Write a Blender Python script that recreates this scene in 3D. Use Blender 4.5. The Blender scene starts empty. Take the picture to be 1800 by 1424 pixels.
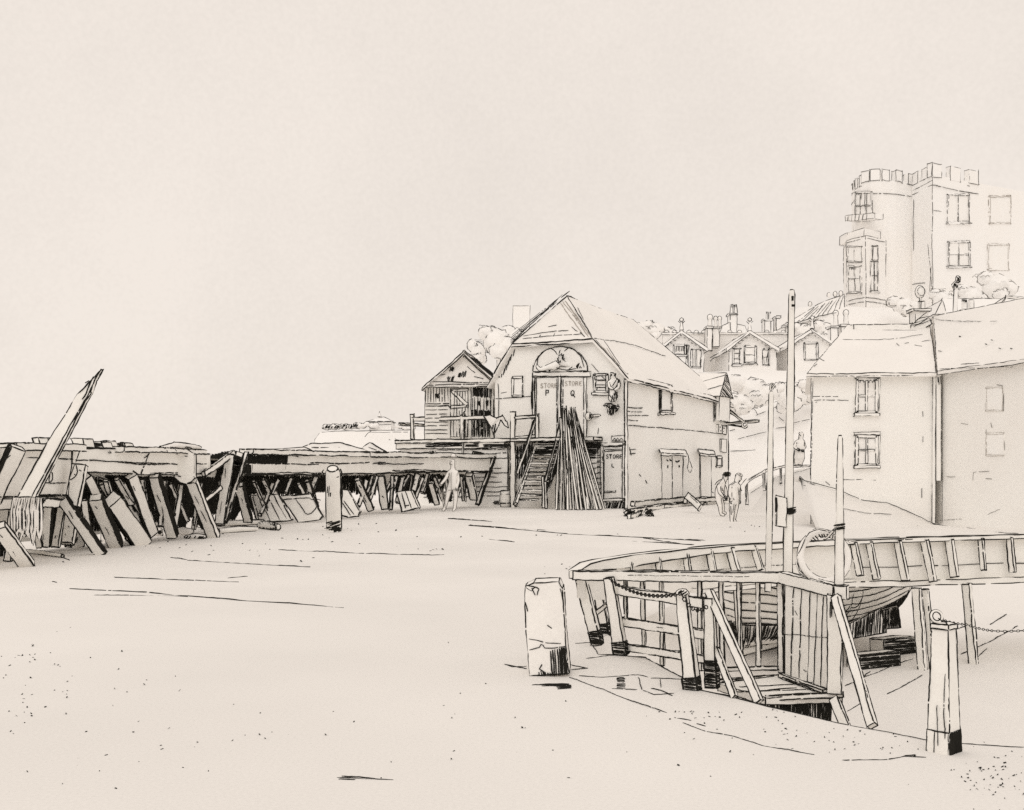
import bpy, math, random
from mathutils import Vector as V, noise
from mathutils.geometry import tessellate_polygon
random.seed(7)
RN = random.random
def U(a, b): return a + (b - a) * RN()
sc = bpy.context.scene
COL = sc.collection
F, HZ, H = 1930.0, 830.0, 1.75          # focal length and horizon in photo pixels, eye height in metres
CAM = V((0, 0, H))
Z = V((0, 0, 1))
def ray(px, py): return V(((px - 900) / F, 1, -(py - HZ) / F))
def at(px, py, D): return CAM + ray(px, py) * D
def gr(px, py, z=0.0): return at(px, py, (H - z) * F / (py - HZ))
def zat(py, D): return H - (py - HZ) * D / F
class Plane:
    def __init__(s, p, n):
        s.p = V(p); s.n = V(n).normalized()
        if s.n.dot(CAM - s.p) < 0: s.n = -s.n
    def hit(s, px, py, off=0.0):
        r = ray(px, py); t = (s.p + s.n * off - CAM).dot(s.n) / r.dot(s.n)
        return CAM + r * t
    def back(s, d): return Plane(s.p - s.n * d, s.n)
def vplane(x0, D0, x1, D1):
    a = at(x0, HZ, D0); b = at(x1, HZ, D1)
    return Plane(a, (b - a).cross(Z))

# ------------------------------------------------------------------ materials
def mat_paper(name, col, spread=.05, speck=0.0, scale=.9, rough=.95, grain=70):
    m = bpy.data.materials.new(name); m.use_nodes = True
    nt = m.node_tree; b = nt.nodes['Principled BSDF']; L = nt.links
    b.inputs['Roughness'].default_value = rough
    b.inputs['Specular IOR Level'].default_value = .1
    geo = nt.nodes.new('ShaderNodeNewGeometry')
    n1 = nt.nodes.new('ShaderNodeTexNoise'); n1.inputs['Scale'].default_value = scale; n1.inputs['Detail'].default_value = 5
    n2 = nt.nodes.new('ShaderNodeTexNoise'); n2.inputs['Scale'].default_value = grain; n2.inputs['Detail'].default_value = 3
    L.new(geo.outputs['Position'], n1.inputs['Vector']); L.new(geo.outputs['Position'], n2.inputs['Vector'])
    mul = nt.nodes.new('ShaderNodeMath'); mul.operation = 'MULTIPLY_ADD'; mul.inputs[1].default_value = .45
    L.new(n2.outputs['Fac'], mul.inputs[0]); 
    m2 = nt.nodes.new('ShaderNodeMath'); m2.operation = 'MULTIPLY'; m2.inputs[1].default_value = .55
    L.new(n1.outputs['Fac'], m2.inputs[0]); L.new(m2.outputs[0], mul.inputs[2])
    r = nt.nodes.new('ShaderNodeValToRGB'); r.color_ramp.elements[0].position = .32; r.color_ramp.elements[1].position = .68
    r.color_ramp.elements[0].color = tuple(c * (1 - spread * 1.3) for c in col) + (1,)
    r.color_ramp.elements[1].color = tuple(min(.95, c * (1 + spread)) for c in col) + (1,)
    L.new(mul.outputs[0], r.inputs[0])
    out = r.outputs[0]
    if speck:
        nz = nt.nodes.new('ShaderNodeTexNoise'); nz.inputs['Scale'].default_value = 19; nz.inputs['Detail'].default_value = 4; nz.inputs['Roughness'].default_value = .75
        nb = nt.nodes.new('ShaderNodeTexNoise'); nb.inputs['Scale'].default_value = .55; nb.inputs['Detail'].default_value = 3
        L.new(geo.outputs['Position'], nz.inputs['Vector']); L.new(geo.outputs['Position'], nb.inputs['Vector'])
        ad = nt.nodes.new('ShaderNodeMath'); ad.operation = 'MULTIPLY_ADD'; ad.inputs[1].default_value = .28
        L.new(nb.outputs['Fac'], ad.inputs[0]); L.new(nz.outputs['Fac'], ad.inputs[2])
        gt = nt.nodes.new('ShaderNodeMapRange'); gt.inputs['From Min'].default_value = speck; gt.inputs['From Max'].default_value = speck + .02
        L.new(ad.outputs[0], gt.inputs['Value'])
        mx = nt.nodes.new('ShaderNodeMix'); mx.data_type = 'RGBA'; mx.inputs['B'].default_value = (.09, .085, .075, 1)
        L.new(gt.outputs[0], mx.inputs['Factor']); L.new(out, mx.inputs['A']); out = mx.outputs['Result']
    L.new(out, b.inputs['Base Color'])
    bp = nt.nodes.new('ShaderNodeBump'); bp.inputs['Strength'].default_value = .12; bp.inputs['Distance'].default_value = .01
    L.new(n2.outputs['Fac'], bp.inputs['Height']); L.new(bp.outputs[0], b.inputs['Normal'])
    return m
BASE = (.915, .895, .87)
def tint(k, r=1, g=1, b=1): return (BASE[0]*k*r, BASE[1]*k*g, BASE[2]*k*b)
MATS = {
 'ground': mat_paper('pale_quay_sand', tint(.935), .065, speck=.865, scale=.22, grain=45),
 'wood': mat_paper('bleached_wood', tint(1.0, 1, .995, .985), .06, speck=.91, scale=2.2, grain=60),
 'wall': mat_paper('limewashed_wall', tint(1.03), .04, scale=.5, grain=14),
 'roof': mat_paper('pale_roof', tint(.99), .045, scale=.4, grain=12),
 'stone': mat_paper('pale_stone', tint(.99), .055, speck=.9, scale=2.5, grain=50),
 'far': mat_paper('far_limewash', tint(1.06), .03, scale=.12, grain=5),
 'cloth': mat_paper('pale_cloth', tint(1.0), .04, scale=4, grain=90),
 'iron': mat_paper('black_iron', (.035, .033, .03), .3, scale=6, grain=90),
 'pane': mat_paper('pale_window_glass', tint(1.05), .03, scale=1.5, grain=20, rough=.35),
}
def mat_ink(name, c, v=.5):
    m = bpy.data.materials.new(name); m.use_nodes = True
    nt = m.node_tree; b = nt.nodes['Principled BSDF']
    b.inputs['Roughness'].default_value = .9; b.inputs['Specular IOR Level'].default_value = .05
    n = nt.nodes.new('ShaderNodeTexNoise'); n.inputs['Scale'].default_value = 9
    g = nt.nodes.new('ShaderNodeNewGeometry'); nt.links.new(g.outputs['Position'], n.inputs['Vector'])
    r = nt.nodes.new('ShaderNodeValToRGB')
    r.color_ramp.elements[0].color = tuple(x * (1 - v) for x in c) + (1,); r.color_ramp.elements[1].color = tuple(x * (1 + v) for x in c) + (1,)
    nt.links.new(n.outputs['Fac'], r.inputs[0]); nt.links.new(r.outputs[0], b.inputs['Base Color'])
    return m
INK = mat_ink('black_ink_line', (.022, .021, .018))  # ink for outlines and for hatch strokes that stand for shade
DISTANT = mat_ink('distant_grey_line', (.085, .08, .072), .35)
FAINT = mat_ink('grey_pencil_line', (.2, .19, .175), .3)
SOFT = mat_ink('pale_pencil_line', (.42, .39, .355), .2)

# ------------------------------------------------------------------ mesh builder
LS = [1.0, 1.0]                          # line strength and break rate: distant things are bitten more lightly
class MB:
    def __init__(s, lw=2.0, gap=.06, jit=1.0):
        s.v = []; s.f = []; s.m = []; s.sm = []
        s.lw = lw * LS[0]; s.gap = gap * .8 * LS[1]; s.jit = jit; s.im = 1
    def add(s, vs, fs, mat=0, smooth=False):
        o = len(s.v); s.v += [V(p) for p in vs]
        for f in fs: s.f.append(tuple(i + o for i in f)); s.m.append(mat); s.sm.append(smooth)
    def stroke(s, pts, lw=None, jit=None, gap=None, over=1.5, closed=False):
        pts = [V(p) for p in pts]
        if closed: pts = pts + [pts[0]]
        lw = lw * LS[0] if lw else s.lw; jit = s.jit if jit is None else jit; gap = s.gap if gap is None else gap * LS[1]
        px = max(.5, sum(p.y for p in pts) / len(pts)) / F
        if over and len(pts) > 1:
            a = pts[0] - pts[1]; b = pts[-1] - pts[-2]
            if a.length > 6*px: pts[0] = pts[0] + a.normalized() * px * U(-over*.6, over)
            if b.length > 6*px: pts[-1] = pts[-1] + b.normalized() * px * U(-over*.6, over)
        seg = [(pts[i+1] - pts[i]).length for i in range(len(pts)-1)]
        tot = sum(seg)
        if tot < 1e-6: return
        n = max(1, min(60, int(tot / (6 * px))))
        n = max(n, len(pts) - 1) if len(pts) < 60 else n
        res = []; acc = 0; i = 0
        for k in range(n + 1):
            d = tot * k / n
            while i < len(seg) - 1 and acc + seg[i] < d - 1e-9: acc += seg[i]; i += 1
            res.append(pts[i].lerp(pts[i+1], min(1, max(0, (d - acc) / (seg[i] or 1)))))
        sd = V((U(0, 90), U(0, 90), U(0, 90)))
        out = []
        for k, p in enumerate(res):
            q = (p / px)
            j = noise.noise_vector(q / 9 + sd) * (.95 * px * jit) + noise.noise_vector(q / 55 - sd) * (1.7 * px * jit)
            out.append(p + j)
        # split into runs so the line breaks like a needle line
        runs = [[]]
        for k in range(len(out)):
            runs[-1].append(out[k])
            if 1 < k < len(out) - 2 and RN() < gap:
                u = U(.25, .7); runs[-1].append(out[k].lerp(out[k+1], U(.02, .2))); runs.append([out[k].lerp(out[k+1], u)])
        for r in runs:
            if len(r) < 2: continue
            s._tube(r, lw, px)
    def _tube(s, P, lw, px):
        n = len(P); vs = []; fs = []
        base = .56 * lw
        w0 = U(.8, 1.15); sd = U(0, 100)
        ph = U(0, 2.1)
        for k in range(n):
            t = (P[min(k+1, n-1)] - P[max(k-1, 0)])
            if t.length < 1e-9: t = V((1, 0, 0))
            t.normalize()
            vd = (P[k] - CAM).normalized()
            a = t.cross(vd)
            if a.length < .05: a = t.cross(Z) if abs(t.z) < .9 else t.cross(V((1, 0, 0)))
            a.normalize(); b = t.cross(a)
            e = min(k, n-1-k)
            tp = .6 if (e == 0 and n > 3) else 1.0
            r = base * px * w0 * tp * (1 + .35 * noise.noise(V((k * .45, sd, 0))))
            # three-sided section whose widest chord faces outwards
            vs += [P[k] + a * r, P[k] - a * r, P[k] - b * r * .8, P[k] + b * r * .8]
        for k in range(n - 1):
            o = 4 * k
            for i, j in ((0, 2), (2, 1), (1, 3), (3, 0)):
                fs.append((o + i, o + j, o + 4 + j, o + 4 + i))
        fs.append((0, 2, 1, 3)); o = 4 * (n - 1); fs.append((o, o + 3, o + 1, o + 2))
        s.add(vs, fs, s.im)
    def solid(s, vs, fs, ink=True, lw=None, ang=18, mat=0, gap=None, skip=None):
        vs = [V(p) for p in vs]
        c = sum(vs, V()) / len(vs)
        s.add(vs, fs, mat)
        if not ink: return
        E = {}
        for f in fs:
            nn = V()
            for i in range(len(f)): nn += vs[f[i]].cross(vs[f[(i+1) % len(f)]])
            if nn.length > 0: nn.normalize()
            for i in range(len(f)):
                a, b = f[i], f[(i+1) % len(f)]
                E.setdefault((min(a, b), max(a, b)), []).append(nn)
        ca = math.cos(math.radians(ang))
        for (a, b), ns in E.items():
            if len(ns) == 2 and ns[0].dot(ns[1]) > ca: continue
            if skip and skip(vs[a], vs[b]): continue
            s.stroke([vs[a], vs[b]], lw, gap=gap)
    def prism(s, poly, vec, **k):
        poly = [V(p) for p in poly]; vec = V(vec); n = len(poly)
        nn = V()
        for i in range(n): nn += (poly[i]-poly[0]).cross(poly[(i+1) % n]-poly[0])
        if nn.dot(vec) > 0: poly = poly[::-1]
        vs = poly + [p + vec for p in poly]
        fs = [tuple(range(n)), tuple(range(2*n-1, n-1, -1))] + [((i+1) % n, i, n + i, n + (i+1) % n) for i in range(n)]
        s.solid(vs, fs, **k)
    def box(s, lo, hi, **k):
        x0, y0, z0 = lo; x1, y1, z1 = hi
        s.prism([(x0, y0, z0), (x1, y0, z0), (x1, y1, z0), (x0, y1, z0)], (0, 0, z1 - z0), **k)
    def beam(s, a, b, w, d=None, rot=.3, w2=None, **k):
        a = V(a); b = V(b); d = d or w * .7; w2 = w2 or w
        t = (b - a).normalized(); vd = ((a + b) / 2 - CAM).normalized()
        e = t.cross(vd)
        if e.length < .05: e = t.cross(Z)
        e.normalize(); g = t.cross(e).normalized()
        e, g = e * math.cos(rot) + g * math.sin(rot), g * math.cos(rot) - e * math.sin(rot)
        q = lambda p, W, Dd: [p + e*W/2 + g*Dd/2, p - e*W/2 + g*Dd/2, p - e*W/2 - g*Dd/2, p + e*W/2 - g*Dd/2]
        vs = q(a, w, d) + q(b, w2, d * w2 / w)
        for v in vs: v += V((U(-1, 1), U(-1, 1), U(-1, 1))) * w * .02
        fs = [(0, 1, 2, 3), (7, 6, 5, 4)] + [((i+1) % 4, i, 4+i, 4+(i+1) % 4) for i in range(4)]
        s.solid(vs, fs, **k)
        return vs
    def pipe(s, path, rad, n=10, ink=True, lw=None, caps=True, smooth=True, rings=True, gap=None):
        path = [V(p) for p in path]; m = len(path)
        rad = rad if isinstance(rad, (list, tuple)) else [rad] * m
        vs = []; L = []; R = []; ref = None
        for k in range(m):
            t = (path[min(k+1, m-1)] - path[max(k-1, 0)]).normalized()
            vd = (path[k] - CAM).normalized()
            e = t.cross(vd)
            if e.length < .1: e = t.cross(V((1, 0, 0)))
            e.normalize()
            if ref is not None and e.dot(ref) < 0: e = -e
            ref = e; g = t.cross(e)
            for i in range(n):
                an = 2 * math.pi * i / n
                vs.append(path[k] + (e * math.cos(an) + g * math.sin(an)) * rad[k])
            L.append(path[k] + e * rad[k]); R.append(path[k] - e * rad[k])
        fs = []
        for k in range(m - 1):
            for i in range(n):
                j = (i + 1) % n; fs.append((k*n+i, k*n+j, (k+1)*n+j, (k+1)*n+i))
        s.add(vs, fs, 0, smooth)
        if caps:
            s.add(vs[:n], [tuple(range(n-1, -1, -1))]); s.add(vs[-n:], [tuple(range(n))])
        if ink:
            s.stroke(L, lw, gap=gap); s.stroke(R, lw, gap=gap)
            if rings and caps:
                s.stroke(vs[:n], lw, closed=True, over=0, gap=gap); s.stroke(vs[-n:], lw, closed=True, over=0, gap=gap)
    def hatch(s, poly, dv, sp=4.0, lw=None, off=.7, jit=.8, ext=1.0, keep=1.0, gap=.02):
        poly = [V(p) for p in poly]; n = V()
        for i in range(len(poly)): n += (poly[i]-poly[0]).cross(poly[(i+1) % len(poly)]-poly[0])
        n.normalize(); c = sum(poly, V()) / len(poly)
        if n.dot(CAM - c) < 0: n = -n
        px = c.y / F
        dv = V(dv); e1 = (dv - n * dv.dot(n)).normalized(); e2 = n.cross(e1)
        P = [((p - c).dot(e1), (p - c).dot(e2)) for p in poly]
        y = min(p[1] for p in P) + sp * px * U(.2, .6); ymax = max(p[1] for p in P)
        while y < ymax:
            xs = []
            for i in range(len(P)):
                (xa, ya), (xb, yb) = P[i], P[(i+1) % len(P)]
                if (ya <= y) != (yb <= y): xs.append(xa + (y - ya) / (yb - ya) * (xb - xa))
            xs.sort()
            for i in range(0, len(xs) - 1, 2):
                a, b = xs[i] - U(-ext, ext) * px, xs[i+1] + U(-ext*1.5, ext) * px
                if b - a > 1.5 * px and RN() < keep:
                    dy = U(-.5, .5) * px
                    o = c + n * off * px
                    s.stroke([o + e1*a + e2*y, o + e1*b + e2*(y+dy)], lw, jit=jit, gap=gap, over=0)
            y += sp * px * U(.7, 1.3)
    def plate(s, pl, poly, t=.05, inset=.02, **k):
        a = [pl.hit(x, y, t) for x, y in poly]
        s.prism(a, -pl.n * (t + inset), **k)
    def bar(s, pl, a, b, w=4, t=.05, **k):
        A = pl.hit(*a, 0); B = pl.hit(*b, 0); tt = (B - A).normalized(); e = tt.cross(pl.n).normalized() * w * A.y / F / 2
        s.prism([A + e + pl.n*t, B + e + pl.n*t, B - e + pl.n*t, A - e + pl.n*t], -pl.n * (t + .02), **k)
    def lines(s, pl, L, lw=None, off=.9, **k):
        for l in L:
            o = off * pl.hit(*l[0]).y / F
            s.stroke([pl.hit(x, y, o) for x, y in l], lw, **k)
    def phatch(s, pl, poly, dv, **k): s.hatch([pl.hit(x, y) for x, y in poly], dv, **k)
    def organic(s, vs, fs, lw=None, keep=.85, smooth=True, mat=0, views=None):
        vs = [V(p) for p in vs]; s.add(vs, fs, mat, smooth)
        N = []; C = []
        for f in fs:
            nn = V()
            for i in range(len(f)): nn += (vs[f[i]]-vs[f[0]]).cross(vs[f[(i+1) % len(f)]]-vs[f[0]])
            N.append(nn); C.append(vs[f[0]])
        E = {}
        for k, f in enumerate(fs):
            for i in range(len(f)):
                a, b = f[i], f[(i+1) % len(f)]; E.setdefault((min(a, b), max(a, b)), []).append(k)
        sd = V((U(0, 50), U(0, 50), U(0, 50)))
        px = vs[0].y / F
        for (a, b), ks in E.items():
            if len(ks) != 2: continue
            d = [N[k].dot(CAM - C[k]) for k in ks]
            if d[0] * d[1] <= 0:
                m = (vs[a] + vs[b]) / 2
                if .5 + .8 * noise.noise(m / (px * 16) + sd) > keep: continue
                s._tube([vs[a] + (vs[a]-vs[b]) * .12, vs[b] + (vs[b]-vs[a]) * .12], lw or s.lw, px)
    def build(s, name, parent=None, mat='wood', ink=None):
        if parent is not None: loc = V(ROOT[parent.name])
        else:
            n = max(1, len(s.v)); loc = V((sum(v.x for v in s.v)/n, sum(v.y for v in s.v)/n, min(v.z for v in s.v)))
        me = bpy.data.meshes.new(name); me.from_pydata([v - loc for v in s.v], [], s.f)
        me.materials.append(MATS[mat]); me.materials.append(ink or INK)
        me.polygons.foreach_set('material_index', s.m); me.polygons.foreach_set('use_smooth', s.sm)
        me.update()
        o = bpy.data.objects.new(name, me); COL.objects.link(o)
        if parent is not None: o.parent = parent
        else: o.location = loc
        ROOT[o.name] = loc
        return o
ROOT = {}
def seen(vs, both=True):
    """the long faces of a beam that look outwards to the front, widest first"""
    c = sum(vs, V()) / 8; L = []
    for i in range(4):
        f = [vs[i], vs[(i+1) % 4], vs[4+(i+1) % 4], vs[4+i]]; fc = sum(f, V()) / 4; n = (f[1]-f[0]).cross(f[3]-f[0]).normalized()
        if n.dot(fc - c) < 0: n = -n
        k = n.dot((CAM - fc).normalized())
        if k > .04: L.append((k * (f[1]-f[0]).length, f))
    L.sort(key=lambda q: -q[0]); return [f for k, f in L]
def tag(o, label, cat, group=None):
    o['label'] = label; o['category'] = cat
    if group: o['group'] = group
    return o
def thing(name, label, cat, loc, group=None):
    o = bpy.data.objects.new(name, None); COL.objects.link(o); o.location = loc; o.empty_display_size = .2
    ROOT[o.name] = V(loc); return tag(o, label, cat, group)
def struct(o, kind='structure'): o['kind'] = kind; return o

# needle lettering: strokes on a unit box
GLY = {'S': [[(.95,.85),(.6,1),(.15,.85),(.1,.65),(.5,.5),(.9,.35),(.85,.1),(.45,0),(.05,.15)]], 'T': [[(0,1),(1,1)],[(.5,1),(.5,0)]],
 'O': [[(.5,1),(.1,.8),(.05,.4),(.3,0),(.7,.02),(.95,.4),(.9,.8),(.5,1)]], 'R': [[(.05,0),(.05,1),(.7,.98),(.9,.75),(.7,.5),(.05,.5)],[(.5,.5),(.95,0)]],
 'E': [[(.95,1),(.05,1),(.05,0),(.95,0)],[(.05,.52),(.75,.52)]], 'P': [[(.05,0),(.05,1),(.7,.98),(.92,.72),(.7,.48),(.05,.48)]],
 'Q': [[(.5,1),(.1,.8),(.05,.4),(.3,0),(.7,.02),(.95,.4),(.9,.8),(.5,1)],[(.45,.4),(1.15,-.25)]], 'L': [[(.1,1),(.1,0),(.85,0)]]}
def letters(mb, pl, txt, x, y, w, h, gapx=2, lw=1.6, off=.8):
    for ch in txt:
        for st in GLY.get(ch, []):
            mb.lines(pl, [[(x + a * w, y + (1 - b) * h) for a, b in st]], lw, off=off, jit=.32, gap=0, over=0)
        x += w + gapx

def window(pl, x0, y0, x1, y1, cols, rows, parent, lw=1.5, t=.05, fw=4, sill=True, hatch=None, mat='wall', ink=None, gap=.12):
    m = MB(lw, gap)
    for a, b in (((x0, y0), (x1, y0)), ((x0, y1), (x1, y1)), ((x0, y0), (x0, y1)), ((x1, y0), (x1, y1))): m.bar(pl, a, b, fw, t)
    for i in range(1, cols): x = x0 + (x1-x0)*i/cols; m.bar(pl, (x, y0+fw/2), (x, y1-fw/2), fw*.7, t*.9)
    for i in range(1, rows): y = y0 + (y1-y0)*i/rows; m.bar(pl, (x0+fw/2, y), (x1-fw/2, y), fw*.6, t*.85)
    if sill: m.bar(pl, (x0-fw, y1+fw*.9), (x1+fw, y1+fw*.9), fw*.9, t*2)
    fr = m.build('window', parent, mat, ink)
    p = MB(lw*.85, .15); p.plate(pl, [(x0, y0), (x1, y0), (x1, y1), (x0, y1)], t*.35, ink=False)
    if hatch:
        for hp in hatch: p.phatch(pl.back(-t*.35), hp, (.15, 0, 1), sp=3, lw=lw)
    p.build('pane', fr, 'pane', ink)
    return fr

def ico(c, r, sub=2, amp=.15, f=1.2, seed=0, sq=(1, 1, 1)):
    import bmesh
    bm = bmesh.new(); bmesh.ops.create_icosphere(bm, subdivisions=sub, radius=1)
    vs = []
    for v in bm.verts:
        d = v.co.normalized(); k = 1 + amp * noise.noise(d * f * 2 + V((seed * 3.7, seed, 0))) * 2
        vs.append(V(c) + V((d.x * sq[0], d.y * sq[1], d.z * sq[2])) * r * k)
    fs = [tuple(v.index for v in f.verts) for f in bm.faces]; bm.free()
    return vs, fs

def skin(joints, edges, root=0, sub=1):
    """joints: list of (Vector, radius)"""
    me = bpy.data.meshes.new('tmp'); me.from_pydata([j[0] for j in joints], edges, []); me.update()
    o = bpy.data.objects.new('tmp', me); COL.objects.link(o)
    o.modifiers.new('s', 'SKIN')
    if not me.skin_vertices: 
        bpy.context.view_layer.objects.active = o
    sv = me.skin_vertices[0].data
    for i, j in enumerate(joints):
        r = j[1]; r = r * 1.2 if not isinstance(r, tuple) else r; sv[i].radius = (r, r) if not isinstance(r, tuple) else r; sv[i].use_root = (i == root)
    s = o.modifiers.new('u', 'SUBSURF'); s.levels = sub; s.render_levels = sub
    dg = bpy.context.evaluated_depsgraph_get(); ev = o.evaluated_get(dg); m2 = ev.to_mesh()
    vs = [v.co.copy() for v in m2.vertices]; fs = [tuple(p.vertices) for p in m2.polygons]
    ev.to_mesh_clear(); bpy.data.objects.remove(o); bpy.data.meshes.remove(me)
    return vs, fs
LS[:] = [1.13, .9]
# ================================================================== GROUND
QE = [(1052,1150),(1090,1152),(1135,1156),(1175,1178),(1205,1194),(1222,1211),(1290,1226),(1350,1242),(1420,1258),(1480,1272),(1560,1287),(1640,1303),(1800,1314)]
edge = [gr(x, y) for x, y in QE] + [V((9.5, 6.4, 0))]
backb = [V((16, 7.5, 0)), V((17, 24, 0)), V((9, 23, 0)), V((4.6, 20, 0)), V((2.3, 15, 0)), V((1.2, 12.2, 0)), gr(1037, 1128)]
hole = edge + backb
outer = [V((-3000, -60, 0)), V((3000, -60, 0)), V((3000, 4000, 0)), V((-3000, 4000, 0))]
tri = tessellate_polygon([outer, hole]); allv = outer + hole
g = MB(1.6, .03)
g.add(allv, [tuple(t) for t in tri])
g.f = [f if (g.v[f[1]]-g.v[f[0]]).cross(g.v[f[2]]-g.v[f[0]]).z > 0 else f[::-1] for f in g.f]
def mark(pts, lw=1.4, z=.004, gap=.05, jit=1): g.stroke([gr(x, y, z) for x, y in pts], lw, gap=gap, jit=jit, over=0)
mark(QE[:9], 1.9, gap=.03); mark(QE[8:], 1.35, gap=.05)
mark([(1037,1128),(1052,1150)]); mark([(1012,1131),(1040,1129)], 1.2)
mark([(1030,1158),(1060,1153),(1092,1151)], 1.2)
for L in ([(490,967),(545,969),(640,973),(760,976),(780,975)], [(330,985),(450,992),(545,997)], [(122,1035),(250,1041),(430,1056),(500,1060),(604,1068)],
 [(200,1015),(330,1020),(420,1023)], [(165,1046),(300,1047),(330,1049)], [(400,1016),(435,1013)], [(788,912),(865,917)], [(823,924),(900,930),(1000,939),(1110,944),(1232,951)],
 [(825,923),(900,929),(960,932)], [(1065,942),(1150,946),(1240,950)], [(1110,951),(1220,958)], [(1130,946),(1200,957),(1215,958)], [(886,1168),(926,1176)], [(890,1168),(900,1172),(926,1171)],
 [(1003,1169),(1033,1175),(1005,1177)], [(1000,1190),(1060,1212),(1120,1236),(1172,1252)], [(1200,1270),(1240,1285),(1290,1294),(1340,1310),(1432,1326)],
 [(1480,1336),(1520,1335),(1560,1335),(1590,1329),(1628,1331)], [(1590,1328),(1610,1327),(1605,1330)], [(592,1366),(640,1368),(692,1370)], [(595,1369),(625,1370)], [(600,1364),(660,1369)],
 [(1018,1188),(1060,1190),(1120,1186),(1140,1190)], [(1143,1192),(1205,1194)], [(1075,1210),(1120,1213)], [(1122,1190),(1128,1212)], [(1130,1214),(1150,1221),(1185,1219)], [(1145,1210),(1165,1215),(1183,1223)],
 [(1160,1193),(1162,1208)], [(45,968),(110,979),(122,985)], [(350,920),(420,922)], [(90,1022),(100,1024)], [(1190,1262),(1215,1266)], [(1225,1272),(1240,1276)], [(300,980),(330,984)], [(860,948),(905,953)]):
    mark(L)
for k in range(9): mark([(1083 + U(0, 3), 1192 + k*2.3), (1097 + U(0, 3), 1191 + k*2.3)], 1.6)
for k in range(7): mark([(938 + k*4 + U(-3, 3), 1204 + U(-2, 2)), (1008 - U(0, 16), 1202 + k*.9)], 1.8)
for k in range(6): mark([(978 + U(0, 4), 1206 + k), (1004, 1204 + k)], 1.8)
def fleck(x, y, n, sx, sy, lw=1.5):
    for _ in range(n):
        a = x + random.gauss(0, sx); b = y + random.gauss(0, sy)
        if b > 905: mark([(a, b), (a + U(.8, 4.5) * U(.3, 1.2), b + U(-2, 2))], lw * U(.45, 1.2), gap=0)
for a in ((340,955,14,60,9), (520,945,12,60,6), (620,930,8,50,5), (760,965,6,30,3), (60,985,8,40,6), (430,975,8,60,8), (1010,995,8,30,8), (1500,1310,10,80,14), (1720,1360,26,50,20), (1350,1285,18,70,12),
          (900,1240,5,200,40), (700,1180,6,250,60), (560,1320,6,300,30), (1200,1255,8,60,6), (1765,1368,34,30,26), (1690,1340,14,70,20), (40,1240,30,50,50), (180,1210,18,110,40), (40,1160,14,40,14), (250,1290,14,160,60), (1000,1330,14,260,50), (330,1310,8,80,40), (1300,1260,18,70,10), (1540,1300,18,60,8), (950,945,8,80,6), (1290,925,8,50,5)): fleck(*a)
ground = struct(g.build('ground', None, 'ground'))
# basin behind the quay edge: floor sheet, quay wall and sloping bank
b = MB(1.4, .1)
ZB = -.85
low = [V((p.x, p.y + .02, ZB)) for p in edge]
bankl = [V((14, 9, ZB)), V((14.5, 20.5, ZB)), V((9, 20, ZB)), V((5.2, 17.6, ZB)), V((3, 14.2, ZB)), V((2, 12.2, ZB)), V((1.5, 11.3, ZB))]
fl = low + bankl
b.add(fl, [tuple(t) for t in tessellate_polygon([fl])])
b.f = [f if (b.v[f[1]]-b.v[f[0]]).cross(b.v[f[2]]-b.v[f[0]]).z > 0 else f[::-1] for f in b.f]
up = [V((p.x, p.y, -.004)) for p in hole]; dn = fl; n = len(up)
b.add(up + dn, [(i, (i+1) % n, n + (i+1) % n, n + i) for i in range(n)])
for L in ([(1495,1165),(1540,1145),(1580,1135)], [(1520,1190),(1570,1170),(1605,1158)], [(1485,1206),(1510,1196),(1530,1180)], [(1560,1220),(1590,1205),(1622,1186)], [(1490,1250),(1520,1232)],
          [(1690,1150),(1740,1128),(1790,1100)], [(1640,1120),(1700,1100)], [(1740,1098),(1785,1070)], [(1700,1162),(1716,1158),(1735,1140)], [(1590,1080),(1640,1072)], [(1280,1150),(1360,1148)]):
    b.stroke([gr(x, y, ZB + .004) for x, y in L], 1.4, gap=.1)
struct(b.build('harbour_bed', None, 'ground'))

# ================================================================== FOREGROUND POSTS
t = thing('mooring_post', 'big square tapered post with flat cap and iron ring, nearest of all posts', 'post', gr(1671, 1322))
def frustum(mb, c, z0, z1, r0, r1, yaw, **k):
    q = lambda r, z: [V((c.x + r*math.cos(yaw + i*math.pi/2), c.y + r*math.sin(yaw + i*math.pi/2), z)) for i in range(4)]
    vs = q(r0, z0) + q(r1, z1)
    mb.solid(vs, [(3, 2, 1, 0), (4, 5, 6, 7)] + [(i, (i+1) % 4, 4+(i+1) % 4, 4+i) for i in range(4)], **k)
    return vs
c = gr(1671, 1328) + V((0, .105, 0)); yaw = math.radians(-93)
m = MB(2.1, .04); q = frustum(m, c, -.02, .77, .104, .073, yaw)
m.stroke([V((c.x - .03, c.y - .085, .1)), V((c.x - .022, c.y - .066, .5))], 1.3, gap=.2); m.stroke([V((c.x - .06, c.y - .05, .05)), V((c.x - .06, c.y - .045, .3))], 1.2)
m.build('shaft', t)
m = MB(2.1, .03); q = frustum(m, c, -.02, .135, .107, .103, yaw)
f = [q[0], q[1], q[5], q[4]]
m.hatch(f, (0, 0, 1), sp=2.6, lw=2.2, keep=.97); m.hatch(f, (.2, .1, 1), sp=5, lw=2)
f2 = [q[3], q[0], q[4], q[7]]; m.hatch(f2, (0, 0, 1), sp=12, lw=1.3, keep=.5)
m.build('tarred_foot', t)
m = MB(2.0, .03); frustum(m, c, .77, .80, .082, .08, yaw); frustum(m, c, .80, .812, .08, .03, yaw); cap = m.build('cap', t)
m = MB(1.9, .02)
cc = V((c.x - .045, c.y, .845)); ring = [cc + V((math.cos(a)*.034, math.sin(a)*.012, math.sin(a)*.034)) for a in [i*math.pi/9 for i in range(19)]]
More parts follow.
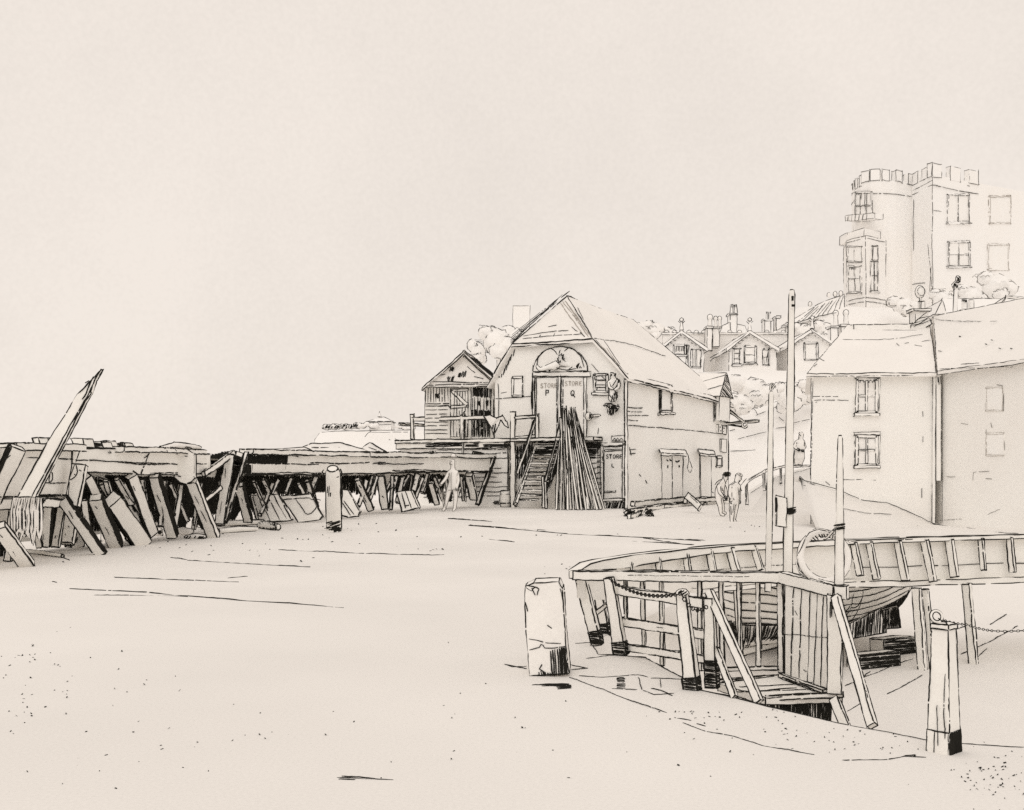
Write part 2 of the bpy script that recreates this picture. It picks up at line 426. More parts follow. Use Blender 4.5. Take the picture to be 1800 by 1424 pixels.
m.pipe(ring, .007, 6, caps=False); m.stroke([cc + V((0, -.01, -.01)), cc + V((.05, -.02, -.05))], 2.5); m.build('iron_ring', t)
def chain_obj(name, label, pts, link, lw=1.5, sagn=3):
    mb = MB(lw, 0); path = []
    for i in range(len(pts) - 1): 
        a, bb = V(pts[i]), V(pts[i+1])
        for k in range(12):
            u = k / 12; path.append(a.lerp(bb, u) - Z * sagn * 4 * u * (1 - u))
    path.append(V(pts[-1]))
    L = 0
    for i in range(len(path) - 1):
        a, bb = path[i], path[i+1]; d = bb - a; nn = max(1, int(d.length / link))
        for k in range(nn):
            p = a + d * k / nn; q = a + d * (k + 1.15) / nn; tt = (q - p).normalized(); s1 = Z if L % 2 else V((0, 1, 0)); L += 1
            s1 = (s1 - tt * s1.dot(tt)).normalized() * link * .3
            cp = [p, p.lerp(q, .25) + s1, p.lerp(q, .75) + s1, q, p.lerp(q, .75) - s1, p.lerp(q, .25) - s1, p]
            mb.pipe(cp, link * .12, 5, ink=False, caps=False); mb.stroke(cp[:4], lw * .8, jit=.2, over=0); mb.stroke(cp[3:], lw * .6, jit=.2, over=0)
    return tag(mb.build(name, None, 'iron'), label, 'chain')
chain_obj('mooring_chain', 'thin chain running from the ring of the nearest post toward the harbour bed', [cc + V((.03, -.01, -.02)), at(1700, 1098, 7.0), at(1745, 1109, 7.1), at(1815, 1107, 7.3), at(1960, 1116, 7.4), gr(2080, 1290)], .021, 1.3, .006)

# weathered stone block
m = MB(1.9, .1)
sp = Plane(gr(960, 1189), (-.12, -1, .03))
pts = [(931,1188),(922,1060),(923,1031),(938,1025),(982,1023),(988,1035),(993,1110),(1000,1184)]
fr = [sp.hit(x, y) for x, y in pts]
for p in fr: p.z = max(p.z, -.02)
m.prism(fr, (.03, .36, .0), lw=1.9)
for L in ([(930,1124),(945,1126),(958,1130),(985,1131)], [(930,1143),(948,1139),(952,1131),(957,1140),(975,1139),(994,1136)], [(926,1034),(934,1040),(940,1031),(948,1036),(944,1047)], [(962,1098),(970,1104)], [(952,1170),(948,1176),(955,1180)], [(924,1060),(928,1075)], [(985,1035),(989,1052)], [(930,1030),(945,1033)], [(936,1034),(941,1045)]): m.lines(sp, [L], 1.4)
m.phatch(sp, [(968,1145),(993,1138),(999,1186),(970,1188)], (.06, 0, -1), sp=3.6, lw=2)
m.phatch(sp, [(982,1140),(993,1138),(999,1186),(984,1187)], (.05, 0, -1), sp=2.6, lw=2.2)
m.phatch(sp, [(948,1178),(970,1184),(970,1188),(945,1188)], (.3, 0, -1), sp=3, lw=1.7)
tag(m.build('stone_bollard', None, 'stone'), 'squat upright block of rough pale stone standing alone on the sand', 'stone block')

# ================================================================== POST AND RAIL FENCE on the quay edge
def post(a, b, wt, wb, Da, Db, rot=.35):
    A = at(*a, Da); B = at(*b, Db); m = MB(2.1, .04)
    m.beam(A, B, wt*Da/F, rot=rot, w2=wb*Db/F); return m, A, B
def tar(m, a, b, wa, D, rot=.35, dv=(1, 0, 0), sp=2.7):
    A = at(*a, D); B = at(*b, D); vs = m.beam(A, B, wa*D/F, rot=rot)
    for f in seen(vs): m.hatch(f, dv, sp=sp, lw=2.1, ext=.5)
t = thing('quay_fence', 'low wooden post and rail fence with tar dipped feet on the quay edge', 'fence', gr(1170, 1190))
for (a, bq, wt, wb, D, k) in (((1070,1016),(1092,1150),15,23,10.5,.835), ((1246,1052),(1252,1207),15,21,8.95,.70), ((1022,1018),(1050,1132),16,19,11.1,.80), ((1049,1018),(1064,1116),12,16,11.9,.79)):
    m, A, B = post(a, bq, wt, wb, D, D); 
    p = m.build('post', t)
    mm = MB(2.1, .02); tt = (a[0] + (bq[0]-a[0])*k, a[1] + (bq[1]-a[1])*k); tar(mm, tt, (bq[0], bq[1]+1), wb*1.02, D); mm.build('tarred_foot', p)
for (a, bq, w, Da, Db) in (((1078,1036),(1240,1061),17,10.6,9.1), ((1088,1092),(1242,1116),15,10.7,9.1), ((1100,1138),(1244,1160),14,10.6,9.1)):
    m = MB(2.0, .06); m.beam(at(*a, Da), at(*bq, Db), w*Db/F, .05, rot=.12)
    m.stroke([at(a[0]+30, a[1]+3, Da-.3), at((a[0]+bq[0])/2, (a[1]+bq[1])/2, 9.75)], 1, gap=.3)
    m.build('rail', t)
m = MB(1.8); m.beam(at(1046, 1078, 11.4), at(1068, 1062, 11.2), .04, rot=.2); m.build('brace', t)
m, A, B = post((1199,1046), (1217,1212), 18, 26, 8.85, 8.84)
t = thing('mooring_post', 'leaning square post carrying the chain loop, in front of the quay fence rails', 'post', B)
m.stroke([at(1207,1060,8.72), at(1221,1190,8.70)], 1.4, gap=.1); sh = m.build('shaft', t)
m = MB(2.1, .02); tar(m, (1214.5,1190), (1217.3,1214), 26.6, 8.84); m.build('tarred_foot', t)
m = MB(2, .02); top = at(1199, 1043, 8.85)
vs, fs = ico(top, .055, 2, .1, 1, 3, (1, 1, .62)); m.organic(vs, fs, 2.0)
m.hatch([at(1190,1044,8.75), at(1197,1036,8.75), at(1208,1040,8.75), at(1210,1048,8.75)], (.5, 0, .3), sp=3, lw=1.8); m.build('cap', t)
chain_obj('hanging_chain', 'slack chain hanging between the fence posts beside the stone block', [at(1071,1018,10.35), at(1197,1043,8.75), at(1243,1066,8.8)], .045, 2.1, .075)

# ================================================================== LANDING STAGE enclosure
DL, DB, DC = 10.8, 9.7, 8.72
RL, RB, RC = at(1012, 1011, DL), at(1375, 1015, DB), at(1478, 1040, DC)
t = thing('landing_stage', 'small timber landing stage with long top rail and boarded side panel', 'landing', V((RB.x, RB.y, 0)))
def railsec(m, a, b2, w, h, lw=2.1):
    d = (b2 - a); d.z = 0; nn = V((d.y, -d.x, 0)).normalized() * w / 2
    m.prism([a + nn - Z*h/2, b2 + nn - Z*h/2, b2 - nn - Z*h/2, a - nn - Z*h/2], Z*h, lw=lw)
m = MB(2.2, .03); railsec(m, RL, RB, .11, .088); railsec(m, RB + V((.003, 0, .002)), RC, .11, .09)
m.stroke([RL + V((.1, -.06, .01)), RB + V((-.3, -.06, .012))], .9, gap=.4); m.stroke([RB + V((.05, -.02, .049)), RC + V((-.05, -.0, .049))], 1.4, gap=.08)
m.build('top_rail', t)
m = MB(2, .03); m.beam(RC + V((0, -.004, .05)), RC + V((0, -.004, -.055)), .105, rot=.25); m.build('rail_end', t)
for x, y1, w in ((1100,1096,5), (1131,1134,6), (1164,1170,6), (1231,1178,6), (1269,1172,7), (1300,1150,6), (1333,1170,7), (1372,1182,9)):
    u = (x - 1012) / 363.0; D = DL + (DB - DL) * u + .04
    A = at(x - 1, 1019, D); m = MB(1.8, .06)
    m.beam(A, V((A.x + .01, A.y, zat(y1, D))), w*D/F, rot=.45 if w < 8 else .2); m.build('baluster', t)
m = MB(1.9, .06); m.beam(at(1383, 1022, 9.6), at(1384, 1190, 9.6), 9*9.6/F, rot=.3); m.build('baluster', t)
m = MB(1.8, .08); m.beam(at(1275, 1176, 9.95), at(1368, 1174, 9.7), .03, rot=.1); m.build('sill', t)
m = MB(2.0, .05); m.beam(at(1256, 1200, 9.9), at(1376, 1189, 9.65), .045, rot=.15)
m.hatch([at(1262,1198,9.8), at(1330,1192,9.7), at(1330,1199,9.7), at(1262,1206,9.8)], (1, 0, .02), sp=2.5, lw=2); m.build('sill', t)
m = MB(1.9, .08); fz = -.05
fp = [gr(1262, 1202, fz), gr(1372, 1188, fz), gr(1481, 1222, fz), gr(1345, 1226, fz)]
m.prism(fp, (0, 0, -.06)); 
for a, bb in (((1300,1208),(1420,1202)), ((1290,1217),(1440,1211)), ((1330,1214),(1400,1209))): m.stroke([gr(*a, fz+.004), gr(*bb, fz+.004)], 1.5, gap=.15)
m.build('deck', t)
# boarded side
pb = Plane(at(1377, HZ, 9.62), (at(1478, HZ, DC-.02) - at(1377, HZ, 9.62)).cross(Z))
m = MB(1.9, .06); m.plate(pb, [(1380,1024),(1456,1047),(1456,1212),(1380,1186)], .012, .03)
for x in (1395, 1409, 1424, 1436, 1447): m.lines(pb.back(-.012), [[(x, 1027 + (x-1380)*.3), (x-2, 1110), (x - 5, 1184 + (x-1380)*.33)]], 1.7, gap=.06)
m.lines(pb.back(-.012), [[(1378,1115),(1420,1118),(1456,1121)]], 1.1, gap=.25)
m.lines(pb.back(-.012), [[(1398,1075),(1401,1082)],[(1407,1150),(1405,1165)],[(1418,1196),(1423,1201),(1428,1199)],[(1412,1178),(1418,1182)]], 1.3)
m.build('board_panel', t)
m = MB(2.0, .05); m.bar(pb, (1378, 1187), (1455, 1215), 6, .05); m.bar(pb, (1385, 1192), (1440, 1212), 3, .055); m.build('sill', t)
m = MB(2.1, .05); m.beam(at(1467, 1046, DC), at(1468, 1218, DC), 24*DC/F, .07, rot=.12)
m.hatch([at(1460,1046,DC-.06), at(1466,1046,DC-.06), at(1462,1085,DC-.06), at(1457,1085,DC-.06)], (0, 0, 1), sp=2.4, lw=2.2)
m.build('corner_post', t)
m = MB(2.1, .05); m.beam(at(1346, 1227, 8.84), at(1482, 1221, 8.72), .035, .05, rot=.1); m.build('edge_beam', t)
m = MB(2.0, .03); ud = [at(1348, 1229, 8.9), at(1462, 1228, 8.85), at(1462, 1290, 8.85), at(1348, 1262, 8.9)]  # board under the deck edge, hatched to draw the dark recess
m.prism(ud, (0, .05, 0), ink=False); m.hatch(ud, (0, 0, 1), sp=3.0, lw=2.1); m.hatch([ud[0].lerp(ud[1], .25), ud[0].lerp(ud[1], .6), ud[3].lerp(ud[2], .6), ud[3].lerp(ud[2], .25)], (.1, 0, 1), sp=4, lw=2)
m.hatch([ud[0].lerp(ud[1], .82), ud[1], ud[2], ud[3].lerp(ud[2], .82)], (.1, 0, 1), sp=3.4, lw=2); m.build('underdeck_shade', t)
m = MB(2.1, .05); m.beam(at(1467, 1230, 8.66), at(1489, 1285, 8.3), 15*8.5/F, rot=.3); m.build('prop', t)
for a, Da, bq, Db, w in (((1469,1050),8.60,(1533,1276),7.62,17), ((1247,1040),9.0,(1334,1234),8.32,15), ((1259,1142),8.95,(1291,1226),8.5,12)):
    m = MB(2.1, .04); A = at(*a, Da); B = at(*bq, Db); m.beam(A, B, w*Db/F*.92, rot=.5)
    m.stroke([A.lerp(B, .3) + V((0, -.05, .01)), A.lerp(B, .8) + V((.01, -.05, .01))], 1, gap=.4); m.build('brace', t)

# ================================================================== CURVED JETTY
JT = [(1010,1003,10.85),(1030,990,11.05),(1060,983,11.3),(1105,976,11.6),(1170,968,12.15),(1225,963,12.6),(1300,957,13.1),(1400,953,13.65),(1500,948,14.2),(1600,945,14.6),(1700,942,15.0),(1785,940,15.3),(1950,938,15.6),(2400,936,16.4)]
top = [at(*p) for p in JT]
t = thing('curved_jetty', 'curved timber jetty bulwark with leaning ribs running from the landing stage', 'jetty', V((top[9].x, top[9].y, ZB)))
def sweep(m, path, w, h, lw=1.8, gap=.08, taper=None):
    for i in range(len(path) - 1):
        pass
    n = len(path); L = []
    for i, p in enumerate(path):
        d = (path[min(i+1, n-1)] - path[max(i-1, 0)]); d.z = 0; d.normalize(); nn = V((d.y, -d.x, 0)) * w / 2
        hh = h if taper is None else taper[i]
        L.append((p + nn, p - nn, p - nn - Z*hh, p + nn - Z*hh))
    vs = [q for r in L for q in r]; fs = []
    for i in range(n - 1):
        for k in range(4): fs.append((4*i + (k+1) % 4, 4*i + k, 4*i + 4 + k, 4*i + 4 + (k+1) % 4))
    fs += [(0, 1, 2, 3), (4*n-1, 4*n-2, 4*n-3, 4*n-4)]
    m.add(vs, fs)
    for k in (0, 1, 3): m.stroke([r[k] for r in L], lw, gap=gap)
    m.stroke(list(L[0]), lw, closed=True)
m = MB(1.8, .08); sweep(m, top, .13, .07, 1.8, .06, [.08,.09,.1,.12,.1,.085,.07,.06,.055,.055,.055,.055,.055,.055])
m.stroke([p + V((0, -.07, -.02)) for p in top[4:10]], 1.1, gap=.25); m.build('cap_rail', t)
wl = [V((p.x + .03, p.y + .06, p.z - .05)) for p in top]
m = MB(1.2, .2); n = len(wl)
zb = [.5,.46,.43,.41,.4,.39,.38,.37,.33,.30,.29,.28,.28,.28]
vs = [p for p in wl] + [V((p.x, p.y, z)) for p, z in zip(wl, zb)] + [p + V((.0, .06, 0)) for p in wl] + [V((p.x, p.y + .06, z)) for p, z in zip(wl, zb)]
fs = [(i+1, i, n+i, n+i+1) for i in range(n-1)] + [(2*n+i, 2*n+i+1, 3*n+i+1, 3*n+i) for i in range(n-1)] + [(n+i+1, n+i, 3*n+i, 3*n+i+1) for i in range(n-1)]
m.add(vs, fs)
m.stroke([V((p.x, p.y - .01, p.z*.36 + z*.64)) for p, z in zip(wl[8:], zb[8:])], 1.3, gap=.3); m.stroke([V((p.x, p.y - .01, p.z*.5 + z*.5)) for p, z in zip(wl[4:8], zb[4:8])], 1, gap=.5)
m.build('planking', t)
m = MB(1.6, .1); db = [V((p.x, p.y - .03, z + .01)) for p, z in zip(wl[7:], zb[7:])]; sweep(m, db, .12, .075, 1.6, .12); m.build('deck_beam', t)
m = MB(1.2, .2); dk = [V((p.x + .1, p.y + .55, z + .02)) for p, z in zip(wl[4:], zb[4:])]; sweep(m, dk, .9, .05, 1.0, .3); m.build('deck', t)
def jd(x):
    for (xa, ya, Da), (xb, yb, Db) in zip(JT, JT[1:]):
        if xa <= x <= xb: u = (x-xa)/(xb-xa); return Da+(Db-Da)*u, ya+(yb-ya)*u
    return 15.4, 940
for xa, xb, yb, w in ((1108,1112,1004,5), (1155,1160,1004,8), (1204,1210,1004,9), (1247,1254,1006,10), (1283,1294,1004,12), (1325,1337,1002,10), (1500,1512,1012,10), (1528,1541,1018,9), (1578,1592,1020,11), (1625,1640,1022,11), (1669,1678,1014,12), (1724,1729,1002,8), (1775,1780,1006,9), (1850,1855,1006,9), (1930,1936,1006,9), (2030,2036,1006,9), (2140,2146,1006,9), (2260,2266,1006,9)):
    D, y = jd(xa); m = MB(1.7, .08); m.beam(at(xa, y + 6, D - .05), at(xb, yb, D - .11), w*D/F, rot=.5); m.build('rib', t)
for a, bq, w, D in (((1611,1034),(1622,1188),13,14.45), ((1627,1036),(1640,1186),9,14.5), ((1699,1026),(1712,1162),13,14.9), ((1820,1020),(1832,1150),13,15.2), ((1950,1020),(1962,1150),13,15.5), ((2120,1020),(2132,1150),13,15.9), ((2290,1020),(2300,1150),13,16.2), ((1440,1030),(1441,1150),12,13.9)):
    m = MB(1.7, .12); A = at(*a, D); B = at(*bq, D); B.z = ZB - .05; m.beam(A, B, w*D/F, rot=.5); m.build('pile', t)

# ================================================================== POLES and lifebuoy
def pole(x0, y0, x1, y1, D, w0, w1, label, lw=1.8, extra=None):
    A = at(x0, y0, D); B = at(x1, y1, D)
    t = thing('mast_pole', label, 'pole', B)
    m = MB(lw, .035); m.pipe([B, B.lerp(A, .35), B.lerp(A, .7), A.lerp(B, .008), A], [w1*D/F/2, (w1*.9+w0*.1)*D/F/2, (w1*.4+w0*.6)*D/F/2, w0*D/F/2, w0*D/F*.3], 10)
    s = m.build('shaft', t); return t, A, B
t, A, B = pole(1392, 509, 1384, 1060, 10.15, 9, 15, 'tallest bare mast pole, with an iron band and a board lashed on', 1.9)
m = MB(2, 0)
for k in range(5): 
    cy = 893 + k*2.2; R = .042
    q = at(1386.5, cy, 10.15); m.pipe([q + V((math.cos(a)*R, math.sin(a)*R, U(-.004,.004))) for a in [i*math.pi/5 for i in range(11)]], .006, 4, ink=False, caps=False)
    m.stroke([q + V((-R*1.3, -R*.8, 0)), q + V((0, -R*1.3, -.008)), q + V((R*1.4, -R*.8, .004))], 2.2)
m.build('iron_band', t)
m = MB(1.7, .08); pl = Plane(at(1374, 900, 10.12), (-.15, -1, 0)); m.plate(pl, [(1364,871),(1383,876),(1382,926),(1364,924)], .02, .02); m.phatch(pl.back(-.02), [(1364,874),(1367,875),(1367,900),(1364,900)], (0, 0, 1), sp=1.5, lw=1.6); m.build('board', t)
m = MB(1.6); 
for a, b2 in ((521, 530), (536, 540)): m.stroke([at(1393.5, a, 10.08), at(1393.8, b2, 10.08)], 3)
m.build('sheave_slot', t)
t, A, B = pole(1356, 688, 1350, 1040, 10.6, 7.5, 10, 'shorter bare mast pole with a small hooked finial', 1.7)
m = MB(1.7, 0); m.pipe([at(1354,686,10.6), at(1355,678,10.6), at(1357,672,10.6), at(1361,678,10.6), at(1358,683,10.6)], .006, 6, caps=False); m.build('finial', t)
t, A, B = pole(1477, 766, 1475, 1044, 8.82, 7.5, 15, 'flagpole standing on the landing stage corner post', 1.8)
m = MB(2, 0)
for k in range(4):
    q = at(1475, 921 + k*2.6, 8.82); R = .037; m.pipe([q + V((math.cos(a)*R, math.sin(a)*R, U(-.004,.004))) for a in [i*math.pi/5 for i in range(11)]], .005, 4, ink=False, caps=False)
    m.stroke([q + V((-R*1.3, -R*.8, -.006)), q + V((0, -R*1.3, 0)), q + V((R*1.2, -R*.8, .006))], 2)
m.build('lashing', t)
# lifebuoy
c = at(1449, 979, 9.25); tl = thing('lifebuoy', 'round pale lifebuoy hung behind the flagpole on the landing stage rail', 'lifebuoy', c - Z*.23)
R, r = .2, .029; vs = []; fs = []; nu, nv = 36, 10
for i in range(nu):
    a = 2*math.pi*i/nu
    for k in range(nv):
        bb = 2*math.pi*k/nv; rr = R + r*math.cos(bb); vs.append(c + V((rr*math.cos(a), r*math.sin(bb) + .05*math.sin(a), rr*math.sin(a))))
for i in range(nu):
    for k in range(nv): fs.append((i*nv+k, i*nv+(k+1) % nv, ((i+1) % nu)*nv+(k+1) % nv, ((i+1) % nu)*nv+k))
m = MB(1.6); m.organic(vs, fs, 1.4, keep=.62); m.build('ring', tl, 'cloth')
m = MB(1.7, 0)
for i in range(9):
    a = math.radians(70 + i*7); m.stroke([c + V((math.cos(a)*(R-.034), -.04, math.sin(a)*(R-.034))), c + V((math.cos(a+.06)*(R-.004), -.045, math.sin(a+.06)*(R-.004)))], 1.7)
rp = [c + V((math.cos(a)*(R+.03+.02*math.sin(a*4)), -.01, math.sin(a)*(R+.03+.02*math.sin(a*4)))) for a in [i*math.pi/12 for i in range(2, 24)]]
m.pipe(rp, .004, 5, caps=False, lw=1.0, gap=.3); m.pipe([at(1450,947,9.15), at(1456,943,9.1), at(1466,932,8.95)], .008, 6); m.build('rope', tl, 'cloth')

# ================================================================== BOAT under the jetty
bow = V((3.06, 14.7)); ax = V((.66, .75)).normalized(); Lb = 3.75; bm_ = 1.0
pr = V((ax.y, -ax.x))                                    # towards the camera side
z0, ht = -.66, .86
NS, NP = 14, 9
def hull(t, s, side):
    wid = bm_ * (1 - (1 - min(1, t / .55)) ** 3.2) * (1 - .16 * max(0, t - .55) / .45) 
    wid = max(.012, wid)
    x = wid * (math.sin(s * math.pi / 2) ** .6)
    sh = .10 * (2 * t - 1) ** 2 + (.05 if t < .1 else 0)
    zz = z0 + .05 + (.10 * max(0, t - .6) ** 1.2) + s ** 1.5 * (ht - .05 + sh)
    rk = -.16 * s * (1 - t) + .12 * s * t
    p = bow + ax * (Lb * t + rk) + pr * (side * x)
    return V((p.x, p.y, zz))
t = thing('rowing_boat', 'small planked rowing boat with dark tarred and shade-hatched bottom propped up under the jetty', 'boat', V((bow.x + ax.x*2, bow.y + ax.y*2, ZB)))
m = MB(1.7, .06)
for sd in (1, -1):
    vs = [hull(i / NS, k / NP, sd) for i in range(NS + 1) for k in range(NP + 1)]
    fs = [(i*(NP+1)+k, (i+1)*(NP+1)+k, (i+1)*(NP+1)+k+1, i*(NP+1)+k+1) if sd > 0 else (i*(NP+1)+k, i*(NP+1)+k+1, (i+1)*(NP+1)+k+1, (i+1)*(NP+1)+k) for i in range(NS) for k in range(NP)]
    m.add(vs, fs, 0, True)
    for s in (.48, .57, .66, .75, .84, .92, 1.0): m.stroke([hull(i / NS, s, sd) + V((0, -.012, .004)) for i in range(NS + 1)], 1.7 if s < 1 else 2.2, gap=.05)
    for t_ in (.12, .26, .38, .45): m.stroke([hull(t_, s, sd) + V((0, -.012, 0)) for s in (.5, .7, .9)], 1.0, gap=.2)
m.build('hull', t)
m = MB(1.9, .03)  # dense strokes for both the tar and the shade under the hull
for sd in (1, -1):
    for i in range(150):
        tt = (i + U(0, .7)) / 151; s1 = .47 + .1 * max(0, .3 - tt) + .2 * max(0, tt - .4)
        if sd < 0 and tt > .4: continue
        m.stroke([hull(tt, .02, sd) + V((0, -.02, 0)), hull(tt, s1 * .6, sd) + V((0, -.022, 0)), hull(tt, s1 * U(.9, 1.05), sd) + V((0, -.02, 0))], 2.1, gap=0, over=0)
    m.stroke([hull(i / NS, .48 + .1 * max(0, .3 - i/NS) + .2 * max(0, i/NS - .4), sd) + V((0, -.02, 0)) for i in range(NS + 1)], 1.8)
m.build('tar_and_shade_bottom', t)
m = MB(1.9, .03); tr = [hull(1, k / NP, 1) for k in range(NP, -1, -1)] + [hull(1, k / NP, -1) for k in range(NP + 1)]
m.prism(tr, (ax.x * .05, ax.y * .05, 0)); m.hatch(tr[:NP+1] + [hull(1, 0, 1), hull(1, 1, 1)*.6 + hull(1, 1, -1)*.4], (.3, 0, 1), sp=3, lw=1.8); m.build('transom', t)
m = MB(1.8, .05); m.pipe([V((hull(0, s, 1).x, hull(0, s, 1).y - .02, hull(0, s, 1).z)) for s in (0, .25, .5, .75, 1.0, 1.06)], .03, 6); m.build('stem', t)
m = MB(1.8, .05); m.pipe([hull(i/10, 0, 1) - Z*.05 for i in range(11)], .05, 6); m.build('keel', t)
m = MB(1.6, .05)
for x0, x1, y0, dip in ((1482, 1505, 1070, 10), (1505, 1540, 1058, 22), (1540, 1575, 1056, 16)):
    m.stroke([at(x0 + (x1-x0)*u, y0 + dip*4*u*(1-u), 14.6) + V((0, .25 + .012*(x0-1480), 0)) for u in (0, .25, .5, .75, 1)], 1.6, gap=0)
m.build('rope_loop', t)
for a, bq, h, D, lab in (((1500,1133),(1570,1131),25,14.55,'black tarred timber baulk lying in front of the rowing boat'), ((1542,1116),(1597,1114),28,15.6,'black tarred timber baulk lying under the stern of the rowing boat')):
    m = MB(2.0, .02); A = at(*a, D); B = at(*bq, D + .3); A.z = B.z = ZB + h*D/F/2
    vs = m.beam(A, B, h*D/F, .25, rot=.15)
    for f in seen(vs)[:1]: m.hatch(f, (1, 0, .02), sp=2.5, lw=2.1)
    tag(m.build('timber_baulk'), lab, 'timber')

t = thing('boat_shade_boards', 'added black hatched boards for the shade under the rowing boat', 'hatching', at(1520, 1125, 14.9))  # boards added to carry the drawn shade beneath the hull
for q in ([(1483,1101),(1512,1088),(1548,1070),(1558,1112),(1500,1122),(1478,1124)], [(1546,1074),(1578,1066),(1584,1103),(1556,1106)]):
    m = MB(2.0, .04); cp = Plane(at(q[0][0], q[0][1], 14.75 if q[0][0] < 1500 else 15.5), (.1, -1, .1)); m.prism([cp.hit(x, y) for x, y in q], (.02, .09, 0)); m.phatch(cp, q, (.12, 0, 1), sp=2.9 if q[0][0] < 1500 else 2.4, lw=2.0, keep=.96); m.build('shade_board', t)
LS[:] = [1.08, .95]
# ================================================================== BOATHOUSE
C30, S30 = math.cos(math.radians(30)), math.sin(math.radians(30))
O = V((5.44, 52.5, 0)) - V((C30, -S30, 0)) * 7.29           # front left corner on the ground
eu = V((C30, -S30, 0)); ev = V((S30, C30, 0))
def bh(u, v, z): return O + eu*u + ev*v + Z*z
FP = Plane(bh(0, 0, 0), eu.cross(Z)); SP = Plane(bh(7.29, 0, 0), ev.cross(Z))
t = BH = thing('boathouse', 'tall weatherboarded boathouse with half hipped roof and painted store doors', 'building', bh(3.6, 7, 0))
EZ, EB = 6.45, 6.05                                          # front and sagging back eaves
m = MB(1.7, .08)
fw = [(0, -.05), (7.29, -.05), (7.29, 6.45), (5.63, 8.2), (1.17, 8.2), (0, 6.45)]
vs = [bh(u, 0, z) for u, z in fw] + [bh(u, 14.86, z if z < 7 and z < 0 else (EB if z < 7 else 7.0)) for u, z in fw]
fs = [tuple(range(6)), tuple(range(11, 5, -1))] + [((i+1) % 6, i, 6 + i, 6 + (i+1) % 6) for i in range(6)]
m.solid(vs, fs, lw=1.7)
# boards on the front and side, drawn in patches
for L in ([(1103,716),(1130,717)], [(1103,723),(1128,724)], [(1104,730),(1140,731)], [(1104,738),(1122,739)], [(1104,748),(1140,750),(1200,756),(1270,763)], [(1103,655),(1100,690)], [(1107,792),(1118,790)], [(1107,798),(1118,797)], [(1107,786),(1110,800)],
          [(1112,672),(1145,679)], [(1123,833),(1126,838)], [(1135,845),(1137,849)]): m.lines(SP, [L], 1.2, gap=.2)
for L in ([(872,702),(935,697)], [(876,675),(876,735)], [(1040,640),(1068,672)], [(1062,598),(1090,640)], [(880,690),(890,688)]): m.lines(FP, [L], 1.1, gap=.2)
for k in range(8): m.lines(FP, [[(1037 + k*.8, 802 + k*10), (1058, 800 + k*10)]], 1.3, gap=.12)
m.phatch(FP, [(1033,776),(1061,776),(1047,806),(1040,806)], (1, 0, 0), sp=2.4, lw=1.7)
m.phatch(FP, [(874,668),(884,655),(905,610),(908,612),(886,660)], (-.3, 0, -1), sp=2.5, lw=1.3)
m.phatch(FP, [(1064,883),(1100,881),(1100,897),(1066,897)], (.4, 0, 1), sp=2.6, lw=1.7)
m.build('wall', t, 'wall')
# roof: two slopes with a half hip in front and a hip behind
RU, RV0, RV1, RZ0, RZ1 = 3.5, 1.26, 9.5, 10.66, 10.45
m = MB(1.7, .06)
ov = .28
A = bh(RU, RV0, RZ0); B = bh(RU, RV1, RZ1)
fl, frr = bh(1.17 - .05, -ov, 8.18), bh(5.63 + .05, -ov, 8.18)
el, er = bh(-.28, -ov, 6.2), bh(7.57, -ov, 6.2)
bl, br = bh(-.28, 15.0, 5.75), bh(7.57, 15.0, 5.75)
mid = bh(7.57, 7.5, 5.98)
vs = [A, B, fl, frr, el, er, bl, br]
top_f = [(0, 2, 3), (0, 3, 5, 7, 1), (0, 1, 6, 4, 2), (1, 7, 6)]
low = [p - Z*.16 for p in vs]
fs = top_f + [tuple(8 + i for i in reversed(f)) for f in top_f]
per = [2, 4, 6, 7, 5, 3]
fs += [(per[i], per[(i+1) % 6], 8 + per[(i+1) % 6], 8 + per[i]) for i in range(6)]
m.add(vs + low, fs)
for a, bq, lw in ((A, fl, 1.8), (A, frr, 1.4), (fl, frr, 2.0), (fl - Z*.12, frr - Z*.12, 1.8), (frr, er, 1.9), (fl, el, 1.8), (er, br, 1.8), (er - Z*.14, br - Z*.14, 1.8), (B, br, 1.6), (B, bl, 1.2)): m.stroke([a, bq], lw, gap=.05)
m.stroke([A, A.lerp(B, .5) - Z*.08, B], 1.5, gap=.04); m.stroke([A - V((.3, 0, .1)), A + V((.1, 0, .2))], 1.5)
m.stroke([fl + Z*.05, A.lerp(fl, .2) + V((-.1, 0, .15))], 1.1, gap=.1)
HPL = Plane(A, (fl - A).cross(frr - A)); RPL = Plane(A, (frr - A).cross(br - A))
for L in ([(920,590),(960,584),(1000,581)], [(918,595),(970,590),(1020,588)], [(950,588),(948,592)], [(975,585),(973,590)], [(965,574),(978,572)], [(1020,585),(1028,593)], [(1005,574),(1015,582)]): m.lines(HPL, [L], 1.0, gap=.2)
for L in ([(1045,594),(1100,603),(1170,626)], [(1012,545),(1040,590)], [(1015,540),(1025,562)]): m.lines(RPL, [L], .9, gap=.25)
for k in range(5): m.stroke([fl.lerp(A, .02 + k*.02) + V((-.1 - .04*k, -.1, .05*k)), fl.lerp(A, .8 + .05*k) + V((-.1 - .04*k, -.1, .05))], .9, gap=.15)
m.build('roof', t, 'roof')
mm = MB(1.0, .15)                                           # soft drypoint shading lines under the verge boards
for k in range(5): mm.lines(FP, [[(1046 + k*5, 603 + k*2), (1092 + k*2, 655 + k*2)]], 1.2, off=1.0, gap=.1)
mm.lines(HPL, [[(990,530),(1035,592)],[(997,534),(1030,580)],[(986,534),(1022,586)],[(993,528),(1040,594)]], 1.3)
mm.build('verge_shading', t, 'roof', SOFT)
